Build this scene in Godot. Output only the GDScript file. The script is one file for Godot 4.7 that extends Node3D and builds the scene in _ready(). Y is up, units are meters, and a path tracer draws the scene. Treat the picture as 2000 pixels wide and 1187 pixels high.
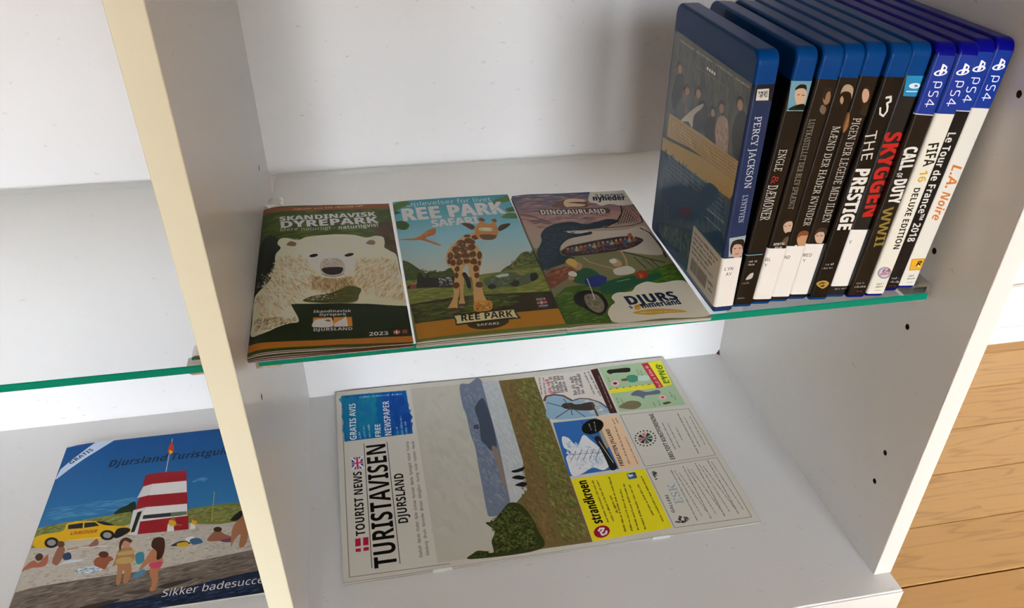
extends Node3D
# A white shelving unit seen from above: glass shelves, brochures, a newspaper, a row of disc cases.
# Units are metres. x to the right, y up, z towards the viewer. The right compartment's inside corner is the origin.

const W := 0.486          # inside width of one compartment
const D := 0.3544         # depth of the side panels
const D2 := 0.3748        # depth of the base board
const T := 0.0168         # board thickness
const GLASS := 0.2555     # underside of the glass shelves
const GT := 0.0055        # glass thickness
const FLOOR := -0.045
const FRONT := 0.3117     # front edge of the glass

func _ready() -> void:
	# ------------------------------------------------------------------ camera, sky, exposure
	var cam := Camera3D.new()
	cam.name = "camera"
	add_child(cam)
	cam.position = Vector3(0.0808, 0.5531, 0.7589)
	cam.rotation_order = EULER_ORDER_YXZ
	cam.rotation = Vector3(-0.6516, -0.2213, 0.0219)
	var focal := 1594.93      # in pixels of the 2000 x 1187 frame
	var near := 0.02
	cam.set_frustum(near * 1187.0 / focal, Vector2(1000.0 - 1034.69, 783.22 - 593.5) / focal * near, near, 60.0)
	cam.current = true
	var we := WorldEnvironment.new()
	we.name = "world"
	var env := Environment.new()
	env.background_mode = Environment.BG_SKY
	var sky := Sky.new()
	var sm := ProceduralSkyMaterial.new()
	sm.sky_top_color = Color(0.87, 0.92, 0.98)
	sm.sky_horizon_color = Color(0.97, 0.97, 0.98)
	sm.ground_bottom_color = Color(0.50, 0.47, 0.42)
	sm.ground_horizon_color = Color(0.72, 0.69, 0.63)
	sm.energy_multiplier = SKY_ENERGY
	sky.sky_material = sm
	env.sky = sky
	env.tonemap_mode = Environment.TONE_MAPPER_LINEAR
	env.tonemap_exposure = EXPOSURE
	env.sdfgi_enabled = true
	env.ssao_enabled = true
	env.ssil_enabled = true
	we.environment = env
	add_child(we)
	make_fonts()
	make_materials()
	build_room()
	build_bookcase()
	build_glass()
	build_printed_matter()
	build_cases()
	build_photographer()

const SKY_ENERGY := 22.0
const EXPOSURE := 1.46

# ====================================================================== print: a small vector painter
var fonts := {}
func make_fonts() -> void:
	for f in [["b", "Droid Sans", 700], ["s", "Droid Sans", 400], ["c", "Droid Sans", 700], ["h", "Droid Sans", 700], ["r", "Droid Sans", 400], ["f", "Droid Serif", 400], ["m", "Droid Sans Mono", 400]]:
		var s := SystemFont.new()
		s.font_names = PackedStringArray([f[1]])
		s.font_weight = f[2]
		fonts[f[0]] = s

class Canvas:
	var im: Image
	var k := 1.0
	var pw := 0
	var ph := 0
	var fonts: Dictionary
	var gain := 1.0       # photographed tone to print tone, in linear light
	func hue(s: String) -> Color:
		var l := Color(s).srgb_to_linear() * gain
		return Color(minf(l.r, 0.86), minf(l.g, 0.86), minf(l.b, 0.86)).linear_to_srgb()
	func _init(w: float, h: float, scale: float, fnts: Dictionary) -> void:
		k = scale
		pw = int(ceil(w * k))
		ph = int(ceil(h * k))
		im = Image.create(pw, ph, false, Image.FORMAT_RGB8)
		fonts = fnts
	func arr(a: Array) -> PackedVector2Array:
		var r := PackedVector2Array()
		for i in range(0, a.size(), 2):
			r.append(Vector2(a[i], a[i + 1]) * k)
		return r
	# fills closed contours (non-zero rule) with smoothed edges; points in pixels
	func fill(cs: Array, col: Color, al := 1.0) -> void:
		var e := PackedFloat32Array()
		var y0 := 1e9
		var y1 := -1e9
		var x0 := 1e9
		var x1 := -1e9
		for c in cs:
			var n: int = c.size()
			for i in n:
				var a: Vector2 = c[i]
				var b: Vector2 = c[(i + 1) % n]
				x0 = minf(x0, a.x)
				x1 = maxf(x1, a.x)
				y0 = minf(y0, a.y)
				y1 = maxf(y1, a.y)
				if a.y == b.y:
					continue
				if a.y < b.y:
					e.append_array([a.y, b.y, a.x, (b.x - a.x) / (b.y - a.y), 1.0])
				else:
					e.append_array([b.y, a.y, b.x, (a.x - b.x) / (a.y - b.y), -1.0])
		var ra := maxi(0, int(floor(y0)))
		var rb := mini(ph - 1, int(floor(y1)))
		var ca := maxi(0, int(floor(x0)))
		var cb := mini(pw - 1, int(floor(x1)))
		if rb < ra or cb < ca:
			return
		var cov := PackedFloat32Array()
		cov.resize(cb - ca + 2)
		var m := e.size()
		for y in range(ra, rb + 1):
			cov.fill(0.0)
			var lo := cb + 1
			var hi := ca - 1
			for s in 3:
				var ys := y + (s + 0.5) / 3.0
				var xs := []
				var i := 0
				while i < m:
					if e[i] <= ys and ys < e[i + 1]:
						xs.append(Vector2(e[i + 2] + (ys - e[i]) * e[i + 3], e[i + 4]))
					i += 5
				if xs.size() < 2:
					continue
				xs.sort()
				var wind := 0.0
				for j in xs.size() - 1:
					wind += xs[j].y
					if wind == 0.0:
						continue
					var xa: float = clampf(xs[j].x, ca, cb + 1)
					var xb: float = clampf(xs[j + 1].x, ca, cb + 1)
					if xb <= xa:
						continue
					var ia := int(xa)
					var ib := int(xb)
					lo = mini(lo, ia)
					hi = maxi(hi, ib)
					if ia == ib:
						cov[ia - ca] += xb - xa
					else:
						cov[ia - ca] += ia + 1 - xa
						for x in range(ia + 1, ib):
							cov[x - ca] += 1.0
						cov[ib - ca] += xb - ib
			for x in range(lo, mini(hi, cb) + 1):
				var v := minf(cov[x - ca] / 3.0, 1.0) * al
				if v > 0.995:
					im.set_pixel(x, y, col)
				elif v > 0.004:
					im.set_pixel(x, y, im.get_pixel(x, y).lerp(col, v))
	func p(c: String, a: Array) -> void:
		fill([arr(a)], hue(c))
	func sm(c: String, a: Array) -> void:
		var q := arr(a)
		var r := PackedVector2Array()
		var n := q.size()
		for i in n:
			for s in 5:
				r.append(q[i].cubic_interpolate(q[(i + 1) % n], q[(i + n - 1) % n], q[(i + 2) % n], s / 5.0))
		fill([r], hue(c))
	func e(c: String, a: Array) -> void:
		var q := arr(a)
		var r := PackedVector2Array()
		for i in 28:
			r.append(q[0] + (q[1] - q[0]) * cos(i * TAU / 28) + (q[2] - q[0]) * sin(i * TAU / 28))
		fill([r], hue(c))
	func ln(c: String, w: float, a: Array) -> void:
		var q := arr(a)
		for i in q.size() - 1:
			var d := (q[i + 1] - q[i]).normalized() * w * k * 0.5
			var n := Vector2(-d.y, d.x)
			fill([PackedVector2Array([q[i] - d * 0.5 + n, q[i + 1] + d * 0.5 + n, q[i + 1] + d * 0.5 - n, q[i] - d * 0.5 - n])], hue(c))
	func g(a: Array, c0: String, c1: String) -> void:
		var y0 := int(a[1] * k)
		var y1 := int(a[3] * k)
		for y in range(y0, mini(y1 + 1, ph)):
			im.fill_rect(Rect2i(int(a[0] * k), y, int((a[2] - a[0]) * k) + 1, 1), hue(c0).lerp(hue(c1), float(y - y0) / maxf(1, y1 - y0)))
	# many short strokes inside an outline: fur, grass, sand, foliage
	func f(a: Array, cols: Array, n: int, ln_: float, wd: float, ang: float, jit: float, sd: int) -> void:
		var q := arr(a)
		var r := RandomNumberGenerator.new()
		r.seed = sd
		var bb := Rect2(q[0], Vector2.ZERO)
		for v in q:
			bb = bb.expand(v)
		for i in n * 3:
			var o := Vector2(r.randf_range(bb.position.x, bb.end.x), r.randf_range(bb.position.y, bb.end.y))
			var t := deg_to_rad(ang + r.randf_range(-jit, jit))
			var h := Vector2(cos(t), sin(t)) * ln_ * k * r.randf_range(0.35, 0.75)
			var w := Vector2(-h.y, h.x).normalized() * wd * k * r.randf_range(0.45, 1.0)
			var c: String = cols[r.randi() % cols.size()]
			var al := r.randf_range(0.4, 0.85)
			if Geometry2D.is_point_in_polygon(o + h * 0.7, q) and Geometry2D.is_point_in_polygon(o - h * 0.7, q):
				fill([PackedVector2Array([o - h, o - h * 0.3 + w, o + h, o - h * 0.2 - w])], hue(c), al)
	# small print that the photograph does not let one read
	func x(a: Array, c: String, sd: int) -> void:
		var q := arr(a)
		var d := q[1] - q[0]
		var ex := d.normalized()
		var up := (q[2] - q[0]) - ex * (q[2] - q[0]).dot(ex)
		var h := up.length()
		if h < 0.01:
			return
		var r := RandomNumberGenerator.new()
		r.seed = sd
		var s := 0.0
		var word := r.randi_range(3, 8)
		while s < d.length() - h * 0.4:
			if word == 0:
				word = r.randi_range(2, 9)
				s += h * 0.5
				continue
			word -= 1
			var w := h * r.randf_range(0.28, 0.5)
			var t := r.randf_range(0.55, 1.0)
			var o := q[0] + ex * s
			fill([PackedVector2Array([o, o + ex * w, o + ex * w + up * t * 0.7, o + up * t])], hue(c), r.randf_range(0.5, 0.95))
			s += w + h * 0.16
	# a line of lettering from a[0] to a[1], as tall as a[2]; shear leans it
	func t(s: String, a: Array, c: String, fnt: String, shear: float) -> void:
		var q := arr(a)
		var ts := TextServerManager.get_primary_interface()
		var rid: RID = fonts[fnt].get_rids()[0]
		var em := 256
		var gl := []
		var adv := 0.0
		var top := 0.0
		for i in s.length():
			var id := ts.font_get_glyph_index(rid, em, s.unicode_at(i), 0)
			var cd := ts.font_get_glyph_contours(rid, em, id)
			var cs := contours(cd)
			if i == 0:
				for cc in cs:
					for v in cc:
						top = maxf(top, -v.y)
			gl.append([adv, cs])
			adv += ts.font_get_glyph_advance(rid, em, id).x
		var d := q[1] - q[0]
		var ex := d.normalized()
		var up := (q[2] - q[0]) - ex * (q[2] - q[0]).dot(ex)
		var fx := d / adv
		var fy := up / maxf(top, 1.0)
		for gg in gl:
			var cs := []
			for cc in gg[1]:
				var r := PackedVector2Array()
				for v in cc:
					r.append(q[0] + fx * (gg[0] + v.x - v.y * shear) - fy * v.y)
				cs.append(r)
			if cs and fnt == "h":      # heavy: the same letter drawn a little fatter
				var fat := up.length() * 0.026
				for i in 8:
					var moved := []
					for r in cs:
						moved.append(Transform2D(0.0, Vector2.from_angle(i * TAU / 8) * fat) * r)
					fill(moved, hue(c))
			if cs:
				fill(cs, hue(c))
	func contours(cd: Dictionary) -> Array:
		var res := []
		if not cd.has("points"):
			return res
		var pt: PackedVector3Array = cd.points
		var st := 0
		for en in cd.contours:
			var n: int = en - st + 1
			var r := PackedVector2Array()
			for i in n:
				var a := pt[st + i]
				var b := pt[st + (i + 1) % n]
				if a.z == 1:
					r.append(Vector2(a.x, a.y))
				else:
					var pa := pt[st + (i + n - 1) % n]
					var p0 := Vector2(pa.x, pa.y) if pa.z == 1 else Vector2(pa.x + a.x, pa.y + a.y) * 0.5
					var p1 := Vector2(b.x, b.y) if b.z == 1 else Vector2(b.x + a.x, b.y + a.y) * 0.5
					for u in [0.33, 0.67, 1.0]:
						r.append(p0.lerp(Vector2(a.x, a.y), u).lerp(Vector2(a.x, a.y).lerp(p1, u), u))
			st = en + 1
			res.append(r)
		return res
	# the emblem and three letters at the top of the game spines
	func ps() -> void:
		var w := "f0eef2"
		e(w, [70, 98, 114, 92, 72, 116])
		e("16358c", [70, 99, 100, 95, 71, 109])
		p(w, [62, 46, 84, 52, 84, 100, 72, 112, 62, 108])
		p(w, [84, 54, 100, 60, 104, 74, 98, 84, 84, 82])
		p("16358c", [78, 62, 90, 64, 94, 72, 90, 78, 78, 76])
		ln(w, 6, [44, 152, 100, 152, 106, 160, 106, 178, 96, 184, 70, 184, 66, 178, 66, 154])
		ln(w, 6, [44, 206, 44, 228, 52, 236, 68, 236, 74, 228, 74, 214, 82, 208, 100, 208, 106, 216, 106, 238])
		ln(w, 6, [44, 284, 106, 284, 64, 256, 60, 262, 60, 300])
	func tex() -> ImageTexture:
		return ImageTexture.create_from_image(im)

func canvas(w: float, h: float, scale: float) -> Canvas:
	return Canvas.new(w, h, scale, fonts)

func art_zoo(c: Canvas) -> void:
	c.gain = 1.8
	c.p("2c3a0c",[0,0,1025,0,1025,2185,0,2185])
	c.f([4,85,1020,52,1016,1130,37,1425],["46581a","38480f","2a3a0a","4c5c22","33401a"],260,160,34,-20,25,3)
	c.sm("11160a",[16,592,125,576,176,875,145,1181,29,1459,-11,1276])
	c.sm("3c2c14",[901,460,1019,389,1030,1086,978,942])
	c.f([821,480,1019,389,1022,1062,940,720],["4a3318","33280f","54401c"],60,90,22,60,20,4)
	c.p("74421f",[-8,81,-3,3,60,19,278,25,1031,-11,1029,88,279,110,63,100,-1,104])
	c.x([245,86,808,49,244,52],"c09a78",5)
	c.t("SKANDINAVISK",[138,287,903,240,133,207],"d6d2ca","h",0)
	c.t("DYREPARK",[144,417,915,371,136,302],"d9d5cc","h",0)
	c.t("Mere naturligt -",[146,479,576,469,143,422],"a5ab86","s",0)
	c.t("naturligvis!",[595,473,915,443,595,423],"cfcbbb","b",0)
	c.p("161f0a",[248,1613,581,1632,866,1671,1038,1718,1034,2104,748,2088,219,2084,4,2062,3,1920,213,1856])
	c.ln("c4c6ae",5,[253,1615,581,1634,866,1673,1036,1719])
	c.sm("c6b9a2",[137,689,153,612,201,599,286,647,349,597,457,572,608,564,717,584,792,633,824,635,881,609,934,639,941,733,933,818,972,882,1014,957,1018,1175,1025,1392,1032,1599,1029,1712,638,1637,346,1618,253,1617,271,1679,311,1845,249,1869,178,1903,109,1950,14,1961,8,1783,5,1482,26,1397,82,1314,120,1175,129,1002,130,865,163,767])
	c.f([136,890,341,891,451,1298,318,1608,53,1918,0,1479],["b6a480","d3c7b0","a89370","c9bda6","978257"],420,70,9,65,22,7)
	c.f([681,963,1006,991,1020,1676,700,1525,692,1233],["b6a480","d3c7b0","a89370","c9bda6","978257"],380,70,9,115,22,8)
	c.f([180,612,912,643,803,1042,341,1006],["d8cfbd","c8bda9","cfc4b0","d4cab6"],260,50,9,80,30,9)
	c.f([392,1230,691,1254,711,1485,526,1510,392,1457],["a08a60","8c754a","b09c74","75613a"],220,70,10,90,25,10)
	c.sm("45471f",[346,1595,392,1521,478,1509,576,1449,646,1398,725,1442,711,1530,657,1633])
	c.f([346,1595,392,1521,576,1449,725,1442,657,1633],["3a3c18","5a5a30","2c3010"],60,60,9,10,20,11)
	c.sm("d0c5b2",[362,1007,434,851,601,845,692,964,697,1101,631,1228,590,1278,491,1270,452,1213,412,1101])
	c.sm("a89f94",[453,1037,495,972,587,975,626,1073,620,1201,581,1250,491,1242,454,1170])
	c.f([474,971,608,981,594,1115,473,1106],["7a736a","c6bfb4","8f877c"],50,20,7,80,30,12)
	c.sm("17130f",[460,1140,493,1110,594,1113,613,1143,594,1208,541,1229,492,1208])
	c.ln("221c16",5,[464,1206,501,1243,551,1260,617,1218])
	c.e("1a140e",[405,912,436,903,405,938])
	c.e("1a140e",[664,920,698,908,663,946])
	c.sm("6f5d3c",[205,715,234,663,276,696,267,748,225,740])
	c.sm("6f5d3c",[797,733,833,681,869,714,855,767,818,759])
	c.f([16,1752,292,1792,302,1847,126,1927,25,1917],["8f7a50","5c4a2a","a8946c","d0c5b0"],160,34,8,120,25,13)
	c.f([355,1553,450,1402,565,1493,525,1588,374,1590],["d2d2c8","b8b8a8","e0e0d8"],34,16,8,0,180,14)
	c.f([0,1110,96,1170,83,1335,12,1327],["a9aa9a","c8c8bc"],14,12,7,0,180,15)
	c.t("Skandinavisk",[400,1746,648,1760,400,1712],"cfccc0","b",0)
	c.t("Dyrepark",[438,1790,615,1800,439,1759],"cfccc0","b",0)
	c.p("b3782a",[401,1807,522,1818,523,1941,397,1931])
	c.p("b3782a",[532,1819,650,1823,651,1944,530,1941])
	c.sm("d6d0c2",[393,1899,420,1837,480,1829,520,1836,522,1935,411,1929])
	c.sm("7a4a18",[476,1854,495,1841,513,1854,503,1871])
	c.p("d6d0c2",[532,1938,536,1903,566,1866,586,1854,611,1810,618,1846,623,1943])
	c.t("DJURSLAND",[399,1977,650,1990,399,1942],"c9c6ba","b",0)
	c.t("2023",[749,2071,876,2072,755,2027],"d6d3c8","b",0)
	c.p("a83028",[910,2023,951,2021,949,2066,910,2069])
	c.ln("d6d0c8",9,[929,2022,929,2067])
	c.ln("d6d0c8",7,[909,2046,950,2044])
	c.p("7a3430",[966,2022,999,2019,997,2065,964,2068])
	c.p("9a5f22",[2,2058,219,2084,569,2092,1036,2101,1034,2176,567,2154,221,2153,0,2144])

func art_ree(c: Canvas) -> void:
	c.gain = 1.65
	c.g([0,0,990,700],"33808e","7cadba")
	c.g([0,700,990,1500],"7cadba","bdb9ae")
	c.p("5c6630",[0,1480,990,1480,990,2195,0,2195])
	c.t("Oplevelser for livet",[103,124,830,123,112,40],"b9d3d0","s",0)
	c.sm("3f6022",[-15,71,80,6,149,46,95,117,-18,187])
	c.sm("2e4a1a",[-11,403,50,387,101,469,70,556,7,520])
	c.sm("3f6022",[846,114,940,53,1003,28,1002,122,920,167,846,183])
	c.sm("3a5a20",[857,454,928,382,1001,416,999,486,909,487])
	c.sm("2e4a1a",[-22,209,20,188,51,232,-13,248])
	c.sm("2e4a1a",[920,297,997,265,996,343,933,355])
	c.t("REE PARK",[50,392,905,381,54,161],"dcd9d6","h",0)
	c.t("SAFARI",[279,547,666,534,288,421],"dcd9d6","h",0)
	c.ln("9fb2b4",9,[703,339,800,176])
	c.ln("6fa0ac",5,[768,366,904,193])
	c.sm("3a4820",[-7,1096,36,1095,114,1239,149,1296,201,1280,268,1308,335,1255,386,1337,369,1459,-9,1394])
	c.sm("4a5624",[693,1389,738,1311,800,1256,890,1114,939,1085,963,1126,1001,1058,1005,1179,1014,1337,842,1415])
	c.f([693,1389,804,1235,915,1095,1003,1063,1014,1337,842,1415],["38441a","5e6a30","2c3814","6c743a"],180,28,14,0,180,21)
	c.f([-5,1097,115,1226,272,1275,386,1337,369,1459,-7,1374],["2c3818","4a5a28","38441c"],120,26,14,0,180,22)
	c.p("6b7434",[-9,1373,329,1464,561,1388,1013,1341,1018,1771,354,1714,-2,1708])
	c.f([-7,1374,557,1408,1011,1349,1018,1771,-2,1708],["7d853e","566028","8a9048","4a5522"],260,60,9,0,14,23)
	c.p("2c2616",[2,1720,281,1686,495,1680,1010,1711,1001,1951,13,1972])
	c.f([1,1728,493,1691,783,1711,739,1837,361,1937,14,1965],["4c5a22","3c4a1a","5a682c","2e3214"],260,60,12,0,16,24)
	c.sm("201e1a",[9,1502,17,1451,70,1448,86,1327,112,1281,126,1343,141,1370,170,1300,180,1377,339,1387,329,1541,155,1519])
	c.f([231,1369,339,1387,321,1524,224,1515],["c8c4ba","8a867c","2a2824"],50,30,7,80,20,25)
	c.sm("8a3440",[24,1460,64,1451,62,1495,27,1501])
	c.ln("55524a",8,[11,1502,242,1530,328,1545])
	c.sm("46533a",[545,1473,604,1433,670,1402,774,1395,836,1446,901,1425,949,1433,935,1519,806,1595,706,1594,657,1594,585,1609,554,1568])
	c.p("a3b2ac",[635,1430,690,1406,741,1406,739,1444,660,1459])
	c.sm("20211a",[560,1577,594,1542,622,1576,604,1612,571,1611])
	c.sm("20211a",[727,1545,768,1507,796,1545,770,1605,730,1594])
	c.sm("181a16",[897,1446,941,1432,938,1507,886,1548])
	c.f([557,1471,735,1439,826,1496,667,1591],["7d8a60","39442a","5a6844"],70,24,8,0,40,26)
	c.ln("8a6a40",8,[813,1431,792,1299,803,1217])
	c.ln("8a6a40",6,[834,1456,810,1367])
	c.sm("9c5a26",[-8,717,62,718,143,713,241,600,300,584,283,682,205,738,301,860,292,882,180,772,96,753])
	c.f([131,725,239,619,297,594,205,738,288,862],["c07a38","7a3a18","d09048"],40,40,9,-30,40,27)
	c.sm("b0905e",[369,1500,399,1360,425,1343,398,1525,377,1660,366,1810,322,1810,355,1656])
	c.sm("b0905e",[467,1476,455,1349,487,1311,490,1480,464,1675,474,1753,447,1790,434,1765])
	c.sm("b3915c",[626,764,600,705,533,729,483,774,405,873,345,989,321,1108,320,1196,341,1256,355,1353,338,1454,320,1531,311,1648,282,1739,247,1826,250,1863,305,1869,321,1765,348,1635,372,1500,403,1361,445,1244,466,1243,464,1371,470,1456,470,1557,459,1674,435,1766,475,1810,521,1784,516,1684,520,1546,518,1464,544,1321,578,1196,600,1087,588,970,567,881,587,836,642,816])
	c.sm("55331a",[495,915,460,934,434,900,441,838,478,815,502,855])
	c.sm("55331a",[558,864,524,887,500,864,501,815,531,789,561,818])
	c.sm("55331a",[609,811,586,830,564,807,565,769,594,747,616,773])
	c.sm("55331a",[436,998,404,1033,383,985,396,933,422,912,443,937])
	c.sm("55331a",[483,1030,449,1024,441,974,461,928,493,920,502,973])
	c.sm("55331a",[566,966,536,1004,505,990,505,932,532,901,562,912])
	c.sm("55331a",[363,1127,346,1121,337,1076,352,1019,374,1010,381,1063])
	c.sm("55331a",[442,1087,417,1131,387,1115,384,1070,403,1029,434,1042])
	c.sm("55331a",[486,1123,450,1116,439,1080,452,1035,485,1031,502,1073])
	c.sm("55331a",[553,1080,531,1119,506,1118,500,1070,519,1030,550,1023])
	c.sm("55331a",[579,1144,561,1157,557,1108,568,1052,590,1027,597,1083])
	c.sm("55331a",[382,1194,367,1227,347,1210,344,1168,363,1132,383,1143])
	c.sm("55331a",[437,1190,416,1218,389,1218,392,1167,410,1136,434,1139])
	c.sm("55331a",[484,1199,457,1207,443,1173,453,1136,482,1137,496,1163])
	c.sm("55331a",[539,1217,513,1231,491,1206,503,1159,527,1133,544,1165])
	c.sm("55331a",[390,1314,371,1322,362,1288,375,1250,395,1233,402,1276])
	c.sm("55331a",[539,1311,517,1343,499,1333,501,1282,519,1243,538,1257])
	c.sm("55331a",[378,1388,363,1419,351,1402,352,1363,368,1330,379,1346])
	c.sm("55331a",[519,1430,501,1444,491,1414,498,1375,518,1359,530,1386])
	c.sm("55331a",[368,1528,347,1562,326,1559,318,1509,338,1478,363,1482])
	c.sm("55331a",[522,1573,497,1579,479,1556,489,1507,513,1495,531,1520])
	c.sm("55331a",[349,1160,337,1194,327,1192,325,1151,336,1118,349,1121])
	c.sm("55331a",[575,881,558,905,539,895,535,858,554,836,575,838])
	c.sm("55331a",[550,775,525,782,505,765,511,737,532,730,554,742])
	c.sm("55331a",[558,1256,546,1250,543,1217,555,1183,567,1179,569,1213])
	c.f([374,863,563,822,584,1108,417,1256,327,1154],["7a5230","c8a874","4a2c16"],70,20,6,60,50,28)
	c.sm("3a2614",[517,522,573,526,615,590,588,652,551,600])
	c.sm("3a2614",[795,656,833,591,908,582,867,653,799,708])
	c.sm("a8763c",[607,635,663,526,664,462,692,440,713,481,699,542,762,558,766,490,797,474,810,513,790,568,793,641,781,735,751,820,713,852,645,841,629,774,603,790])
	c.sm("d8c4a0",[647,632,704,626,750,654,737,693,651,678])
	c.sm("5a4026",[635,751,716,754,759,786,723,844,658,838,631,804])
	c.ln("22160c",6,[652,653,673,662])
	c.ln("22160c",6,[730,671,752,670])
	c.sm("5a3418",[664,473,692,440,713,481,701,516])
	c.sm("5a3418",[768,496,797,474,808,513,793,537])
	c.sm("4a3620",[247,1826,310,1830,307,1870,253,1867])
	c.sm("4a3620",[326,1781,370,1784,365,1817,326,1814])
	c.sm("1a1814",[408,1362,435,1345,450,1452,442,1573,420,1565,418,1467])
	c.p("9c6d1e",[11,1971,358,1958,1000,1947,997,2145,476,2150,11,2164])
	c.e("37301f",[488,2048,628,2046,480,2130])
	c.sm("b88038",[430,1787,454,1759,511,1764,554,1783,542,1878,498,1903,424,1890])
	c.f([435,1785,555,1787,532,1894,425,1885],["d8a860","8a5a24","5a3a18"],50,22,7,60,60,29)
	c.p("2a2214",[270,1910,693,1897,697,1967,712,2034,673,2035,272,2048,276,1993])
	c.p("cfb98f",[277,1926,684,1914,686,1976,695,2024,667,2012,280,2029,286,1984])
	c.t("REE PARK",[310,2001,664,2003,319,1921],"1b160e","b",0.1)
	c.t("SAFARI",[407,2082,557,2085,410,2054],"cfc3a0","b",0)
	c.t("2023",[862,1819,931,1816,869,1792],"d8d4cc","b",0)
	c.p("a02a30",[864,1833,934,1830,928,1874,860,1874])
	c.ln("d8d4d0",8,[894,1830,889,1875])
	c.ln("d8d4d0",7,[860,1853,931,1852])
	c.p("4a4a70",[866,1882,929,1878,924,1915,862,1915])
	c.ln("d8d4d0",7,[862,1898,927,1896])
	c.ln("b03a40",4,[897,1880,893,1917])

func art_dj(c: Canvas) -> void:
	c.gain = 1.65
	c.g([0,0,1010,420],"33405a","8e6c66")
	c.g([0,420,1010,1000],"9a7468","8f8c7c")
	c.p("6a6a48",[0,1000,1010,1000,1010,2160,0,2160])
	c.f([24,19,691,27,825,551,142,771,10,467],["5a4a5a","7a5c60","9a7268","44485e","a88274"],220,120,16,0,14,31)
	c.sm("a9a092",[173,774,319,737,568,768,785,769,976,717,980,979,964,1223,676,1146,357,1022,207,1094])
	c.ln("4a3830",14,[-5,369,100,450,223,587])
	c.ln("3a2c28",7,[-10,454,207,615])
	c.sm("5c4234",[301,276,354,187,421,139,485,112,573,127,615,192,599,303,440,308])
	c.sm("b8a184",[412,220,444,141,506,120,592,145,611,191,554,207,527,226,595,254,557,288,468,284,422,285])
	c.sm("40281c",[453,202,534,194,599,212,528,220])
	c.p("4a372c",[160,344,195,311,770,342,780,391,756,446,651,450,172,427])
	c.t("DINOSAURLAND",[174,417,734,443,189,331],"d2c9bb","b",0)
	c.x([172,468,718,493,176,448],"6a5a66",6)
	c.sm("1f2d38",[-207,1331,-18,1239,9,1073,82,903,99,790,161,678,263,604,400,575,517,632,713,554,788,612,607,705,427,734,313,746,321,775,411,799,509,771,504,818,399,849,306,886,236,965,192,1060,193,1157,274,1200,185,1283,23,1346])
	c.f([12,1159,112,815,276,642,514,641,226,964,178,1177,27,1327],["34485a","16202a","28485a","3c3a48"],260,34,9,40,40,32)
	c.f([275,742,508,752,478,787,330,781],["cfc8b8","a89c88"],30,14,6,90,10,33)
	c.sm("2e2426",[193,1103,266,1013,369,974,527,927,752,883,862,910,886,978,755,1089,576,1135,363,1167,229,1174])
	c.f([207,1094,521,950,880,921,755,1089,366,1154],["5a3a3c","1c1618","7a5a50","403038","8a6a5a"],200,26,10,0,60,34)
	c.ln("8a8078",5,[204,1061,504,1015,877,967])
	c.e("a07c5e",[257,1056,266,1057,252,1075])
	c.sm("7a3038",[240,1076,265,1074,258,1113,231,1114])
	c.sm("9a4a3a",[789,864,827,831,822,891,792,916])
	c.e("8a6a52",[294,1046,303,1047,289,1065])
	c.sm("2c4a6a",[277,1066,302,1064,295,1103,268,1105])
	c.sm("9a4a3a",[789,864,827,831,822,891,792,916])
	c.e("b08c6c",[331,1036,340,1037,326,1056])
	c.sm("8a8a80",[314,1057,339,1055,332,1094,305,1095])
	c.sm("9a4a3a",[789,864,827,831,822,891,792,916])
	c.e("a07c5e",[368,1026,377,1027,364,1046])
	c.sm("6a5a2c",[351,1047,376,1045,369,1084,342,1085])
	c.sm("9a4a3a",[789,864,827,831,822,891,792,916])
	c.e("8a6a52",[406,1017,415,1018,401,1036])
	c.sm("7a3038",[389,1037,414,1035,406,1074,379,1076])
	c.sm("9a4a3a",[789,864,827,831,822,891,792,916])
	c.e("b08c6c",[444,1007,453,1008,439,1026])
	c.sm("2c4a6a",[426,1027,452,1026,444,1065,416,1066])
	c.sm("9a4a3a",[789,864,827,831,822,891,792,916])
	c.e("a07c5e",[482,997,491,998,477,1017])
	c.sm("8a8a80",[464,1017,489,1016,481,1055,454,1056])
	c.sm("9a4a3a",[789,864,827,831,822,891,792,916])
	c.e("8a6a52",[520,987,529,988,515,1007])
	c.sm("6a5a2c",[502,1008,527,1006,519,1045,492,1047])
	c.sm("9a4a3a",[789,864,827,831,822,891,792,916])
	c.e("b08c6c",[558,977,567,979,553,997])
	c.sm("7a3038",[540,998,566,996,557,1036,530,1037])
	c.sm("9a4a3a",[789,864,827,831,822,891,792,916])
	c.e("a07c5e",[596,968,606,969,591,988])
	c.sm("2c4a6a",[578,988,604,987,595,1026,568,1028])
	c.sm("9a4a3a",[789,864,827,831,822,891,792,916])
	c.e("8a6a52",[635,958,644,959,629,978])
	c.sm("8a8a80",[617,979,642,977,633,1017,606,1018])
	c.sm("9a4a3a",[789,864,827,831,822,891,792,916])
	c.e("b08c6c",[674,948,683,949,668,968])
	c.sm("6a5a2c",[655,969,681,967,672,1007,644,1009])
	c.sm("9a4a3a",[789,864,827,831,822,891,792,916])
	c.e("a07c5e",[712,938,722,939,707,958])
	c.sm("7a3038",[694,959,720,958,710,998,683,999])
	c.sm("9a4a3a",[789,864,827,831,822,891,792,916])
	c.e("8a6a52",[752,929,761,930,746,949])
	c.sm("2c4a6a",[733,949,759,948,749,988,721,989])
	c.sm("9a4a3a",[789,864,827,831,822,891,792,916])
	c.e("b08c6c",[791,919,800,920,785,939])
	c.sm("8a8a80",[772,940,798,938,788,978,760,980])
	c.sm("9a4a3a",[789,864,827,831,822,891,792,916])
	c.e("a07c5e",[830,909,839,910,824,929])
	c.sm("6a5a2c",[811,930,837,928,827,969,799,970])
	c.sm("9a4a3a",[789,864,827,831,822,891,792,916])
	c.ln("100e10",12,[899,292,862,452,775,611,650,705,427,734])
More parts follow.
